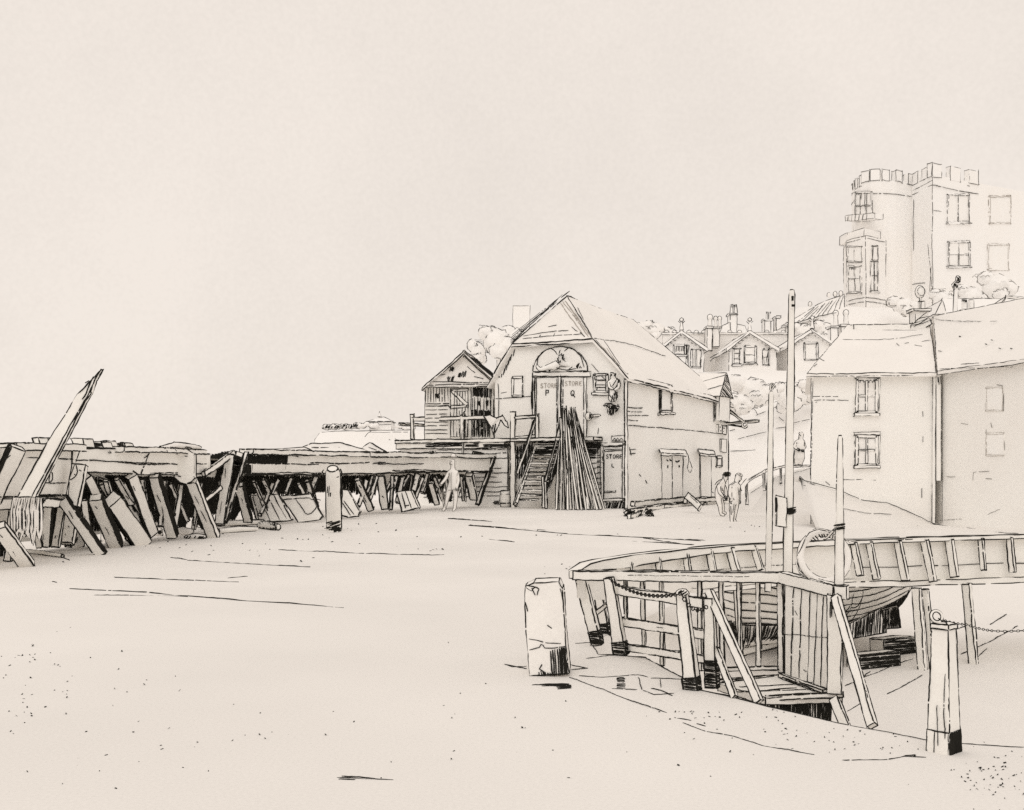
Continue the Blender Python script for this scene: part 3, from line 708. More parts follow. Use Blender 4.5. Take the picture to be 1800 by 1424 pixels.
# lunette with carved panel
m = MB(1.7, .05)
cx, cy, rx, ry = 985, 653, 48, 44
m.plate(FP, [(cx + rx*math.cos(a), cy - ry*math.sin(a)) for a in [i*math.pi/14 for i in range(15)]], .07)
PL = FP.back(-.07)
m.lines(PL, [[(944,648),(946,628),(955,617),(966,611),(974,614),(978,622)], [(992,618),(1000,611),(1008,613),(1020,624),(1027,645)], [(985,616),(983,622)], [(938,656),(960,655),(1000,656),(1034,652)]], 1.5)
m.build('lunette_panel', t, 'wall')
m = MB(1.7, .05); m.plate(FP, [(936,655),(1037,653),(1037,661),(936,662)], .12); m.build('door_lintel', t, 'wall')
# carved reclining bust, standing on the lintel
D0 = FP.hit(985, 640).y - .22
J = [(at(984,646,D0), .18), (at(975,641,D0), .16), (at(984,638,D0), .10), (at(985,634,D0), .075), (at(986,627,D0), .13), (at(985,623,D0), .12), (at(960,647,D0), .10), (at(948,650,D0), .08), (at(943,642,D0), .04),
     (at(994,640,D0), .12), (at(1006,644,D0-.06), .08), (at(1016,645,D0-.1), .06), (at(1021,642,D0-.1), .04), (at(1022,646,D0-.1), .035), (at(1018,649,D0-.1), .03), (at(980,628,D0-.03), .04)]
E = [(0, 1), (1, 2), (2, 3), (3, 4), (4, 5), (1, 6), (6, 7), (7, 8), (2, 9), (9, 10), (10, 11), (11, 12), (11, 13), (11, 14), (4, 15)]
vs, fs = skin(J, E)
m = MB(1.6); m.organic(vs, fs, 1.6)
FQ = Plane(at(985, 640, D0 - .2), FP.n)
m.lines(FQ, [[(960,648),(968,640),(972,636)], [(962,650),(972,643)], [(966,652),(975,645),(990,650)], [(982,627),(980,630),(982,633)], [(984,625),(981,626)], [(1002,648),(1008,644)], [(990,650),(1000,651),(1012,648)]], 1.4)
m.phatch(FQ, [(986,621),(992,624),(992,632),(988,634),(987,627)], (.2, 0, 1), sp=2, lw=1.6); m.phatch(FQ, [(980,633),(986,634),(985,638),(981,637)], (0, 0, 1), sp=2, lw=1.5)
m.phatch(FQ, [(1012,640),(1020,638),(1023,647),(1012,648)], (.5, 0, 1), sp=2.6, lw=1.5); m.phatch(FQ, [(958,648),(966,640),(972,644),(966,652)], (1, 0, .7), sp=2.6, lw=1.4)
tag(m.build('carved_figurehead', None, 'wall'), 'carved reclining figurehead bust with outstretched arm above the store doors', 'sculpture')
# upper double store doors
for x0, x1, txt, lx, ly in ((943, 983, ('STORE', 'P'), 950, 674), (987, 1027, ('STORE', 'Q'), 993, 670)):
    m = MB(1.5, .1); m.plate(FP, [(x0, 664), (x1, 663), (x1, 769), (x0, 770)], .05)
    d = m.build('store_door', t, 'wall')
    tm = MB(1.5, .1); DP = FP.back(-.055)
    letters(tm, DP, txt[0], lx, ly, 4.6, 8, 1.6, 1.1); tm.build('word_lettering', d, 'wall', SOFT)
    tm = MB(1.6, .03); letters(tm, DP, txt[1], x0 + 16, 686, 6.5, 10, 2, 1.4); tm.build('door_letter', d, 'wall')
    h = MB(1.5, 0); h.lines(DP, [[(x1 - 4, 664), (x1 - 4, 768)]] if x0 < 960 else [[(x0 + 3, 668), (x0 + 2, 765)]], 1.3, gap=.25); h.build('edge_strip', d, 'wall')
m = MB(1.6, .08)
for a, bq in (((940, 664), (940, 770)), ((985, 658), (985, 770)), ((1030, 663), (1030, 770))): m.bar(FP, a, bq, 4.5, .1)
m.phatch(FP.back(-.1), [(935,668),(939,668),(938,718),(934,720)], (0, 0, 1), sp=1.6, lw=1.8); m.build('door_frame', t, 'wall')
# windows on the front
window(FP, 902, 664, 919, 696, 1, 1, t, 1.4, .05, 3.5, False)
window(FP, 1046, 659, 1068, 689, 1, 3, t, 1.5, .06, 4, True, [[(1046,660),(1051,660),(1050,688),(1046,688)]])
# figurehead woman on a bracket
D1 = FP.hit(1076, 690).y - .3
m = MB(1.8, .03); bq = [at(1063,710,D1+.28), at(1071,710,D1-.25), at(1088,716,D1-.25), at(1084,709,D1+.3)]; bp = at(1073, 728, D1 + .28)
m.solid(bq + [bp, bp + V((.25, 0, .1))], [(3, 2, 1, 0), (0, 1, 4), (1, 2, 5, 4), (2, 3, 5), (3, 0, 4, 5)])
m.hatch([bq[0], bq[1], bq[2], at(1078,722,D1-.1)], (1, 0, -.25), sp=2.0, lw=1.8); m.hatch([at(1066,720,D1-.1), at(1086,718,D1-.2), at(1078,730,D1), at(1069,730,D1)], (.1, 0, 1), sp=2.4, lw=1.7)
m.build('bracket', t, 'wall')
J = [(at(1076,690,D1), .13), (at(1077,681,D1), .12), (at(1078,672,D1), .15), (at(1078,666,D1), .07), (at(1077,659,D1), .115), (at(1077,654,D1), .1), (at(1070,672,D1-.05), .07), (at(1071,681,D1-.15), .05), (at(1078,684,D1-.2), .045),
     (at(1087,670,D1), .08), (at(1088,680,D1-.06), .06), (at(1080,686,D1-.18), .045), (at(1077,699,D1), .2), (at(1076,707,D1), .13), (at(1074,658,D1-.1), .035)]
E = [(0, 1), (1, 2), (2, 3), (3, 4), (4, 5), (2, 6), (6, 7), (7, 8), (2, 9), (9, 10), (10, 11), (0, 12), (12, 13), (4, 14)]
vs, fs = skin(J, E); m = MB(1.6); m.organic(vs, fs, 1.7)
FQ = Plane(at(1076, 680, D1 - .2), FP.n)
m.phatch(FQ, [(1079,653),(1083,657),(1082,664),(1079,660)], (.3, 0, 1), sp=2, lw=1.6); m.phatch(FQ, [(1079,690),(1086,688),(1086,700),(1081,702)], (.1, 0, 1), sp=2.1, lw=1.6); m.phatch(FQ, [(1085,665),(1090,668),(1089,675),(1085,672)], (.2, 0, 1), sp=2, lw=1.6)
m.lines(FQ, [[(1075,657),(1076,658)], [(1074,662),(1076,662)], [(1077,678),(1083,668)], [(1072,694),(1076,700),(1074,706)], [(1077,697),(1079,706)]], 1.4)
tag(m.build('carved_figurehead', None, 'wall'), 'carved standing woman figurehead on a bracket near the boathouse corner', 'sculpture')
# lower store door
m = MB(1.6, .08); m.plate(FP, [(1062,786),(1096,784),(1096,879),(1062,880)], .05); d = m.build('store_door', t, 'wall')
tm = MB(1.4, .08); DP = FP.back(-.055); letters(tm, DP, 'STORE', 1065, 799, 4.6, 7, 1.5, 1.3); tm.build('word_lettering', d, 'wall'); tm = MB(1.5, .05); letters(tm, DP, 'L', 1075, 815, 5, 7, 1, 1.5); tm.build('door_letter', d, 'wall')
m = MB(1.4, .05); m.bar(DP, (1063, 792), (1095, 791), 2.5, .02); m.bar(DP, (1062, 865), (1082, 864), 2.5, .02); m.build('hinge_strap', d, 'wall')
m = MB(1.6, .08)
for a, bq, w in (((1059.5, 782), (1059.5, 882), 4), ((1098, 780), (1098, 882), 4), ((1057, 782), (1101, 779), 6), ((1060, 880), (1099, 878), 4)): m.bar(FP, a, bq, w, .1)
m.build('door_frame', t, 'wall')
m = MB(1.3, .08); m.plate(FP, [(1075,767),(1097,766),(1097,775),(1075,775)], .06); m.lines(FP.back(-.06), [[(1077,773),(1080,769),(1082,773),(1085,769),(1087,773),(1091,770),(1095,773)]], 1.2, gap=.1)
tag(m.build('sign_board', None, 'wall'), 'small scribbled notice board fixed above the lower store door', 'sign')
# lamp and arm beside the upper doors
m = MB(1.6, .03); D2 = FP.hit(1036, 732).y - .25; vs, fs = ico(at(1035, 732, D2), .17, 2, .12, 1, 4, (1, 1, 1.2)); m.organic(vs, fs, 1.7); m.hatch([at(1034,727,D2-.2), at(1042,728,D2-.2), at(1042,736,D2-.2), at(1036,737,D2-.2)], (0, 0, 1), sp=2.3, lw=1.6)
m.beam(at(1038, 731, D2), at(1056, 730, D2), .09); m.stroke([at(1055,732,D2), at(1054,745,D2), at(1051,762,D2)], 1.3, gap=.5)
tag(m.build('wall_lantern'), 'round lantern on a short arm fixed right of the upper store doors', 'lamp')
# side wall openings
def sdoor(x0, x1, y0, y1, mid, lab=None):
    m = MB(1.4, .1); m.plate(SP, [(x0, y0), (x1, y0 + 2), (x1, y1 - 1), (x0, y1)], .05); 
    if mid: m.lines(SP.back(-.05), [[(mid, y0 + 2), (mid, y1 - 1)]], 1.3, gap=.12)
    d = m.build('side_door', t, 'wall')
    h = MB(1.4, .08); h.prism([SP.hit(x0-4, y0-7, .02), SP.hit(x1+5, y0-4, .02), SP.hit(x1+7, y0+2, .45), SP.hit(x0-1, y0, .45)], (0, 0, -.12)); h.build('canopy', d, 'wall')
    return d
d = sdoor(1163, 1200, 796, 886, 1182)
m = MB(1.6); m.lines(SP.back(-.055), [[(1172,809),(1173,808),(1175,810)], [(1177,808),(1180,810)], [(1188,810),(1191,812),(1194,810)], [(1174,819),(1174,824)], [(1194,818),(1194,822)]], 2.2, gap=0); m.build('fittings', d, 'wall')
m = MB(1.4, .05); q = [SP.hit(x, y, .25) for x, y in ((1209,797),(1212,808),(1209,824),(1213,832),(1218,822),(1213,810))]; m.stroke(q, 1.4, closed=True); m.pipe(q[1:5], .02, 5, ink=False); tag(m.build('hanging_rope', None, 'cloth'), 'looped rope hanging beside the side doors of the boathouse', 'rope')
sdoor(1231, 1250, 797, 880, None)
window(SP, 1160, 679, 1179, 724, 1, 1, t, 1.5, .06, 4, True, [[(1158,680),(1162,680),(1161,724),(1158,724)]])
window(SP, 1258, 804, 1268, 820, 1, 1, t, 1.3, .05, 3, False)
# projecting hoist bay at the back corner
m = MB(1.5, .05); a0, a1 = bh(7.29, 12.3, 0), bh(7.29, 14.2, 0); n2 = eu * .32
hb = [(a0 + Z*4.9, a1 + Z*4.9)]
m.prism([a0 + Z*4.7, a1 + Z*4.7, a1 + n2 + Z*4.7, a0 + n2 + Z*4.7], Z*1.5); HB = Plane(a0 + n2, ev.cross(Z)); HF = Plane(a0 + n2*.5, eu.cross(Z))
m.hatch([a0 + n2*.05 + Z*4.75, a0 + n2*.5 + Z*4.75, a0 + n2*.5 + Z*6.1, a0 + n2*.05 + Z*6.1], (0, 0, 1), sp=2.4, lw=1.7)
hoist = m.build('hoist_bay', t, 'wall')
m = MB(1.5, .05); pk = (a0 + a1) / 2
r0, r1, r2, r3 = a0 - ev*.2 + n2*1.4 + Z*6.1, a1 + ev*.2 + n2*1.4 + Z*6.1, pk + n2*1.4 + Z*7.5, pk - eu*1.5 + Z*7.6
l0, l1 = a0 - ev*.2 - eu*.3 + Z*6.1, a1 + ev*.2 - eu*.3 + Z*6.1
m.solid([r0, r1, r2, r3, l0, l1], [(0, 1, 2), (0, 2, 3, 4), (2, 1, 5, 3), (1, 0, 4, 5), (4, 3, 5)])
m.hatch([r0, r1, r2], (.8, .5, -.3), sp=4, lw=1.3); m.hatch([r0, r2, r3, l0], (1, 0, .05), sp=12, lw=1.0, keep=.35)
m.build('bay_roof', t, 'roof')
Dh = a1.y + .3
m = MB(1.4, .05); m.beam(at(1276,717,Dh), at(1309,742,Dh-.6), .12); m.beam(at(1275,745,Dh), at(1334,740,Dh-.8), .12); m.beam(at(1282,747,Dh), at(1308,751,Dh-.5), .05)
rg = at(1309, 747, Dh - .7); m.pipe([rg + V((math.cos(a)*.14, 0, math.sin(a)*.14)) for a in [i*math.pi/6 for i in range(13)]], .035, 6, caps=False); m.build('hoist_beam', t, 'wood')
m = MB(1.3, .05); m.plate(SP, [(1263,746),(1277,749),(1277,764),(1263,761)], .12); m.lines(SP.back(-.12), [[(1266,751),(1267,752)],[(1272,752),(1273,753)],[(1266,757),(1267,758)],[(1272,759),(1273,759)],[(1270,748),(1270,762)]], 1.6, gap=0); tag(m.build('notice_board', None, 'wall'), 'square notice board on the far end of the boathouse side wall', 'sign')
m = MB(1.3, .05); m.plate(SP, [(1268,772),(1277,773),(1277,795),(1268,794)], .1); tag(m.build('notice_board', None, 'wall'), 'narrow upright board under the square notice board on the boathouse', 'sign')
# corner board
m = MB(1.7, .06); m.beam(bh(7.31, -.03, 0), bh(7.31, -.03, 6.2), .14, rot=.2); m.build('corner_board', t, 'wall')

# platform left of the boathouse and across its front
def dk(x, y, off=0): return FP.hit(x, y, off)
t = PF = thing('timber_platform', 'raised timber platform with railings joined to the boathouse front', 'platform', bh(-2.5, -.4, 0))
u0 = -5.55
m = MB(1.6, .06); m.prism([bh(u0, -1.0, 3.27), bh(6.05, -1.0, 3.27), bh(6.05, -.04, 3.27), bh(u0, -.04, 3.27)], Z*.16)
m.prism([bh(u0, -.03, 3.27), bh(-.05, -.03, 3.27), bh(-.05, 6, 3.27), bh(u0, 6, 3.27)], Z*.15, lw=1.2); m.build('deck', t)
m = MB(1.6, .05); m.prism([bh(u0, -.92, 2.98), bh(1.1, -.92, 2.98), bh(1.1, -.8, 2.98), bh(u0, -.8, 2.98)], Z*.285)
DPp = Plane(bh(0, -.92, 0), eu.cross(Z)); 
for x0, x1 in ((748, 812), (818, 842), (850, 905)): m.phatch(DPp, [(x0, 781), (x1, 780), (x1, 785), (x0, 786)], (1, 0, 0), sp=1.8, lw=1.9)
m.build('fascia', t)
m = MB(1.3, .12); m.prism([bh(u0 + .1, -.7, -.05), bh(1.15, -.7, -.05), bh(1.15, -.6, -.05), bh(u0 + .1, -.6, -.05)], Z*3.02)
WP = Plane(bh(0, -.7, 0), eu.cross(Z))
for k in range(11): m.lines(WP, [[(735 + U(0, 60), 791 + k*8.3), (900 - U(0, 30), 789 + k*8.3)]], 1.2, gap=.16)
m.build('weatherboarding', t, 'wall')
RPp = Plane(bh(0, -.9, 0), eu.cross(Z))
for x, y0, y1, w in ((725, 728, 772, 6), (813, 730, 772, 6), (945, 728, 770, 5), (902, 724, 890, 8)):
    m = MB(1.6, .05); a, bq = RPp.hit(x, y0), RPp.hit(x, y1); 
    if y1 > 800: bq.z = -.03
    m.beam(a, bq, w*a.y/F, rot=.3); m.build('railing_post', t)
for a, bq, w in (((723, 737), (862, 734), 5.5), ((905, 735), (946, 731), 4), ((752, 741), (752, 772), 4), ((903, 770), (945, 766), 3)):
    m = MB(1.5, .06); m.beam(RPp.hit(*a), RPp.hit(*bq), w*56/F, .08, rot=.15); m.build('rail', t)
m = MB(1.5, .06); m.beam(bh(u0 + .2, -.9, 4.3), bh(u0 + .2, 3, 4.3), .1); m.build('rail', t)
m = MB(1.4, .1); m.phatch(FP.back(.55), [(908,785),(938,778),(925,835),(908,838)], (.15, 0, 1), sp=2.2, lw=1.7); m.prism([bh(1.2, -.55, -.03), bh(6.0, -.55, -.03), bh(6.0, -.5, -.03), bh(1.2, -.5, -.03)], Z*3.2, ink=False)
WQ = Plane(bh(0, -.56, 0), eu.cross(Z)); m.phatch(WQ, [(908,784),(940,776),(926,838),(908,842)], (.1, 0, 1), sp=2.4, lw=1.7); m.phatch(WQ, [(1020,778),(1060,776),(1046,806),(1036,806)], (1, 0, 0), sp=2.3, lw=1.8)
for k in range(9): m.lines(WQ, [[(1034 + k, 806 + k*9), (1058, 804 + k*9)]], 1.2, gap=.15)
m.build('weatherboarding', t, 'wall')
# drape over the railing
m = MB(1.6, .04); D3 = RPp.hit(870, 740).y - .15
pts = [(851,732),(862,730),(872,735),(884,730),(890,740),(893,752),(887,748),(880,738),(876,750),(868,765),(864,750),(858,742)]
m.prism([at(x, y, D3 + .05*math.sin(i*2.0)) for i, (x, y) in enumerate(pts)], (0, .12, 0)); m.hatch([at(864,748,D3-.1), at(872,745,D3-.1), at(868,762,D3-.1)], (.2, 0, 1), sp=2, lw=1.7)
tag(m.build('draped_cloth', None, 'cloth'), 'pale cloth draped over the end of the platform railing', 'cloth')
# stair
t = thing('outside_stair', 'steep wooden outside stair climbing to the upper store doors', 'stair', bh(1.6, -2.6, 0))
LA, LB = at(906, 886, 52.8), at(944, 776, 54.6); RA, RB2 = at(956, 889, 52.2), at(986, 773, 53.6)
for a, bq in ((LA, LB), (RA, RB2)):
    m = MB(1.7, .05); m.beam(a, bq, .13, .25, rot=.15); m.build('stringer', t)
for k in range(1, 14):
    u = k / 14.3; a, bq = LA.lerp(LB, u), RA.lerp(RB2, u); a.z = bq.z = (a.z + bq.z) / 2
    m = MB(1.7 if k < 12 else 2.2, .04); nn = V((.25, .9, 0)).normalized() * .22
    m.prism([a - nn*.3, bq - nn*.3, bq + nn, a + nn], Z*.07, ink=False); m.stroke([a - nn*.32 + Z*.07, bq - nn*.32 + Z*.07], 1.7); m.stroke([a - nn*.32, bq - nn*.32], 1.1, gap=.3)
    if k > 10: m.hatch([a + nn + Z*.07, bq + nn + Z*.07, bq + nn + Z*.26, a + nn + Z*.26], (1, -.3, 0), sp=1.9, lw=1.9)
    m.build('tread', t)
for a, bq, Da, Db in (((909,832),(943,732),53,54.4), ((955,858),(985,748),52.3,53.6)):
    m = MB(1.6, .05); m.beam(at(*a, Da), at(*bq, Db), .09, rot=.3); m.build('handrail', t)
for x, y0, y1, D in ((954,838,892,52.0), (959,846,893,52.0)):
    m = MB(1.6, .05); m.beam(at(x, y0, D), at(x+1, y1, D), .1, rot=.3); m.build('newel_post', t)
m = MB(1.5, .1); m.hatch([at(958,862,52.1), at(984,790,53.2), at(984,812,53.2), at(962,868,52.1)], (.25, .3, 1), sp=2.4, lw=1.7); m.beam(at(960,866,52.4), at(985,792,53.6), .1); m.build('brace', t)
# barrel
D4 = 54.9; t = thing('barrel', 'wooden barrel standing at the foot of the stair below the platform', 'barrel', at(889, 886, D4))
prof = [(.24, 0), (.27, .25), (.285, .42), (.27, .62), (.235, .82)]; bc = at(889, 886, D4); bc.z = 0
vs = [V((bc.x + r*math.cos(i*math.pi/8), bc.y + r*math.sin(i*math.pi/8), z)) for r, z in prof for i in range(16)]
fs = [(k*16+i, k*16+(i+1) % 16, (k+1)*16+(i+1) % 16, (k+1)*16+i) for k in range(4) for i in range(16)] + [tuple(range(64, 80)), tuple(range(15, -1, -1))]
m = MB(1.5); m.organic(vs, fs, 1.6, keep=1.2); m.build('staves', t)
m = MB(1.5, .05)
for z, r in ((.2, .27), (.62, .272), (.82, .24)): 
    rr = [V((bc.x + r*1.01*math.cos(i*math.pi/8), bc.y + r*1.01*math.sin(i*math.pi/8), z)) for i in range(16)]; m.pipe(rr + [rr[0]], .012, 4, ink=False, caps=False); m.stroke(rr[8:] + [rr[0]], 1.7)
m.build('hoop', t)
for k in range(3):
    m = MB(1.6, .05); m.beam(at(870 + k*9, 882 + k*2, 55.6), at(884 + k*11, 884 + k, 55), .16, rot=.3); m.hatch([at(868+k*9,880,55.2), at(878+k*9,880,55.2), at(878+k*9,886,55.2), at(868+k*9,886,55.2)], (1, 0, 0), sp=2, lw=1.6)
    tag(m.build('timber_offcut'), 'short dark timber offcut lying beside the barrel', 'timber', 'timber offcuts beside the barrel')
# leaning spars
spars = [(985,735,990,902),(988,716,986,905),(990,760,996,908),(992,718,1003,908),(995,714,1016,910),(1000,722,1008,906),(1003,716,1030,911),(1006,740,1022,908),(1010,717,1046,912),(1012,724,1062,908),(1004,770,1040,911),(1014,760,1053,911),(998,780,1012,908),(984,772,978,900),(1018,790,1034,909),(1008,735,1056,912),(994,720,998,906),(1001,728,1024,911),(1006,718,1037,912),(988,750,983,903),(997,740,1010,909),(1010,745,1050,912)]
for i, (x0, y0, x1, y1) in enumerate(spars):
    A = at(x0, y0, 52.3 + U(-.2, .1)); B = at(x1, y1, 0 + 3377.5/(y1 - HZ) if False else 51.2 - U(0, .9)); B.z = 0
    m = MB(1.6, .04); r = U(.026, .046); m.pipe([B, B.lerp(A, .5) + V((U(-.04, .04), 0, 0)), A], [r*1.25, r, r*.5], 6, lw=U(1.4, 2.2)); 
    tag(m.build('leaning_spar'), 'long thin spar leaning in the bundle against the boathouse front', 'spar', 'spars leaning against the boathouse front')
# timbers at the foot of the side wall
for i, (x0, y0, x1, y1, w) in enumerate(((1102,903,1165,893,.2), (1112,896,1215,886,.22), (1165,892,1240,885,.18), (1205,889,1285,884,.2), (1106,910,1128,904,.16), (1240,886,1287,882,.16))):
    D = 3377.5/(y0-HZ)*.97; Db = 3377.5/(y1-HZ)*.985; A = at(x0, y0, D); B = at(x1, y1, Db); A.z = B.z = w/2 + (.2 if i in (1, 3) else 0)
    m = MB(1.6, .08); vs = m.beam(A, B, w, rot=.2)
    if i < 4: m.hatch([vs[2].lerp(vs[6], .1 + .1*i), vs[2].lerp(vs[6], .55), vs[3].lerp(vs[7], .55), vs[3].lerp(vs[7], .1 + .1*i)], (.3, 0, 1), sp=2.4, lw=1.8)
    tag(m.build('timber_baulk'), 'dark rough baulk lying along the foot of the boathouse side wall', 'timber', 'baulks along the boathouse side wall')
for i, (x0, y0, x1, y1) in enumerate(((1105,905,1112,898), (1136,898,1146,908), (1098,898,1114,912), (1125,900,1119,912))):
    m = MB(1.8, .03); m.beam(at(x0, y0, 44.5), at(x1, y1, 43.4 - .3*i), .12, rot=.4); m.hatch([at(x0-2,y0-3,43.8), at(x1+2,y0-3,43.8), at(x1+2,y1,43.2), at(x0-2,y1,43.2)], (.4, 0, 1), sp=3, lw=1.8, keep=.8)
    tag(m.build('timber_offcut'), 'dark broken timber end jutting from the heap at the boathouse corner', 'timber', 'broken timber at the boathouse corner')
m = MB(1.5, .05); m.beam(at(1209,872,48), at(1231,892,46.5), .28, .12, rot=.2); m.lines(Plane(at(1220,880,46.8), (0,-1,0)), [[(1213,872),(1234,890)]], 1.2); tag(m.build('leaning_plank'), 'short pale plank propped against the boathouse side wall', 'plank')

# shed on the platform
t = thing('gabled_shed', 'old boarded shed with patched gable roof standing on the timber platform', 'shed', bh(-3.2, 2.5, 3.42))
SH = Plane(bh(0, 1.1, 0), (.1, -1, 0)); SD = SH.hit(800, 740).y
z0 = 3.44
m = MB(1.6, .08); pw = [(747,681),(815,622),(868,668),(868,770),(747,770)]
q = [SH.hit(x, y) for x, y in pw]; q[3].z = q[4].z = z0
m.prism(q, (.5, 4.0, 0)); 
for x in range(752, 796, 5): m.lines(SH, [[(x, 682), (x + U(-1, 1), 706)]], 1.2, gap=.12)
m.phatch(SH, [(830,681),(864,681),(862,700),(830,696)], (0, 0, 1), sp=2.2, lw=1.8); m.phatch(SH, [(828,698),(864,700),(862,722),(828,722)], (0, 0, 1), sp=5, lw=1.4)
m.phatch(SH, [(829,720),(862,722),(862,768),(829,768)], (0, 0, 1), sp=2.3, lw=1.8); m.phatch(SH, [(829,720),(862,722),(862,732),(829,730)], (.05, 0, 1), sp=2.6, lw=1.8)
for x in (839, 854): m.phatch(SH, [(x, 704), (x+4, 704), (x+4, 713), (x, 713)], (0, 0, 1), sp=1.2, lw=1.8)
for k in range(8): m.lines(SH, [[(748, 714 + k*7), (786, 713.5 + k*7)]], 1.2, gap=.12)
m.phatch(SH, [(765,692),(772,692),(772,700),(765,700)], (0, 0, 1), sp=1.8, lw=1.7)
for L in ([(748,711),(788,709)], [(748,714),(788,712)], [(786,712),(795,722),(822,724)], [(790,715),(808,735)], [(828,683),(828,770)], [(864,682),(862,768)], [(833,756),(852,742)]): m.lines(SH, [L], 1.4, gap=.1)
wl_ = m.build('wall', t)
m = MB(1.5, .08); m.plate(SH, [(792,684),(823,684),(822,768),(792,768)], .06)
dP = SH.back(-.06)
for x in range(798, 822, 5): m.lines(dP, [[(x, 686), (x, 767)]], 1.1, gap=.15)
d = m.build('shed_door', t)
m = MB(1.5, .06); m.bar(dP, (794, 687), (821, 712), 4.5, .04); m.bar(dP, (793, 686), (822, 685), 3.5, .04); m.bar(dP, (792, 716), (822, 714), 3.5, .04); m.build('cross_brace', d)
m = MB(1.6, .06)
ap, e1_, e2_ = SH.hit(815, 618, .5), SH.hit(742, 682, .5), SH.hit(880, 676, .5)
bk = V((.55, 5.0, 0))
m.solid([ap, e1_, e2_, ap + bk, e1_ + bk, e2_ + bk] + [p - Z*.12 for p in (ap, e1_, e2_, ap + bk, e1_ + bk, e2_ + bk)],
        [(0, 3, 4, 1), (0, 2, 5, 3), (0, 1, 7, 6), (2, 0, 6, 8), (1, 4, 10, 7), (5, 2, 8, 11), (6, 7, 10, 9), (8, 6, 9, 11), (4, 3, 9, 10), (3, 5, 11, 9)])
roofq = Plane(ap, (e2_ - ap).cross(bk))
m.build('roof', t, 'roof')
# boarded gable front with a slanting tiled apron
m = MB(1.5, .08); apn = [SH.hit(815, 624, .06), SH.hit(745, 681, .35), SH.hit(872, 679, .35)]
m.solid(apn + [SH.hit(815, 640, .0), SH.hit(752, 681, .0), SH.hit(866, 679, .0)], [(0, 1, 2), (5, 4, 3), (1, 0, 3, 4), (2, 1, 4, 5), (0, 2, 5, 3)])
AP = Plane(apn[0], (apn[1]-apn[0]).cross(apn[2]-apn[0]))
for hp in ([(792,646),(799,645),(796,653),(790,653)], [(806,656),(820,653),(818,662),(804,664)], [(786,664),(798,660),(796,671),(788,671)]): m.phatch(AP, hp, (.3, 0, 1), sp=2.2, lw=1.7)
for L in ([(760,672),(790,671),(830,673),(858,671)], [(770,660),(782,658)], [(822,645),(835,655)], [(778,650),(785,648)], [(833,662),(850,666)], [(750,677),(800,676),(864,675)]): m.lines(AP, [L], 1.2, gap=.25)
m.build('gable_apron', t, 'roof')
# dark right roof slope drawn with tile courses
m = MB(1.5, .05); m.hatch([ap + bk*.08 - (ap-e2_)*.15 + Z*.02, ap + bk*.9 - (ap-e2_)*.05 + Z*.02, e2_ + bk*.9 + Z*.12, e2_ + bk*.1 + (ap-e2_)*.12 + Z*.03], (.3, .6, 0), sp=4, lw=1.5); m.beam(ap + Z*.02, ap + bk + Z*.02, .1); m.build('ridge_tiles', t, 'roof')
m = MB(1.5, .05); fin = RPp.hit(815, 730); m.pipe([fin, fin + Z*.12, fin + Z*.2], [.03, .07, .02], 8); m.hatch([fin + V((-.07, -.1, .05)), fin + V((.07, -.1, .05)), fin + V((.07, -.1, .2)), fin + V((-.07, -.1, .2))], (0, 0, 1), sp=2, lw=1.5)
m.beam(RPp.hit(814, 732), V((RPp.hit(814, 732).x, RPp.hit(814, 732).y - .1, 2.4)), .07); tag(m.build('lamp_standard'), 'slender post with round knob rising through the platform railing', 'post')
LS[:] = [1.12, .9]
# ================================================================== TIMBER PIER on the left
PK = [(-120,17.8),(0,20.8),(125,23.5),(360,29.5),(428,34.3),(480,37.6),(580,41.6),(700,47.6),(852,54.6)]
def pd(x):
    for (xa, Da), (xb, Db) in zip(PK, PK[1:]):
        if x <= xb: u = (x - xa) / (xb - xa); return 1/((1-u)/Da + u/Db)
    return PK[-1][1]
def wp(x, y, off=0): return at(x, y, pd(x) - off)            # a point on the plank face
t = PIER = thing('timber_pier', 'ruinous timber pier with heavy plank face on leaning props', 'pier', at(300, 925, 30))
def pface(xs, yt, yb, lw=2.0, seams=(), name='plank_face', th=.18, ends=True):
    m = MB(lw, .05); n = len(xs)
    a = [wp(x, y) for x, y in zip(xs, yt)]; b = [wp(x, y) for x, y in zip(xs, yb)]
    dn = []
    for i in range(n):
        d = a[min(i+1, n-1)] - a[max(i-1, 0)]; dn.append(V((-d.y, d.x, 0)).normalized() * th)
    vs = a + b + [p + q for p, q in zip(a, dn)] + [p + q for p, q in zip(b, dn)]
    fs = [(i+1, i, n+i, n+i+1) for i in range(n-1)] + [(2*n+i, 2*n+i+1, 3*n+i+1, 3*n+i) for i in range(n-1)] + [(i, i+1, 2*n+i+1, 2*n+i) for i in range(n-1)] + [(n+i+1, n+i, 3*n+i, 3*n+i+1) for i in range(n-1)] + [(0, 2*n, 3*n, n), (n-1, 2*n-1, 4*n-1, 3*n-1)]
    m.add(vs, fs); m.stroke(a, lw * 1.1); m.stroke(b, lw * 1.15); m.stroke([p + V((0, -.02, .03)) for p in b[n//2:]], lw * .8, gap=.2)
    if ends: m.stroke([a[0], b[0]], lw); m.stroke([a[-1], b[-1]], lw)
    for s in seams: m.stroke([wp(x, y, .025) for x, y in s], lw * .85, gap=.12)
    return m
m = pface([-110,-20,60,127], [786,786,787,790], [876,874,873,871], 2.0, ([(42,806),(70,805)], [(103,807),(128,808)], [(20,849),(48,848)], [(78,849),(118,850)], [(66,872),(100,871)], [(89,830),(92,832),(92,846),(86,848),(88,832)]))
m.build('plank_face', t)
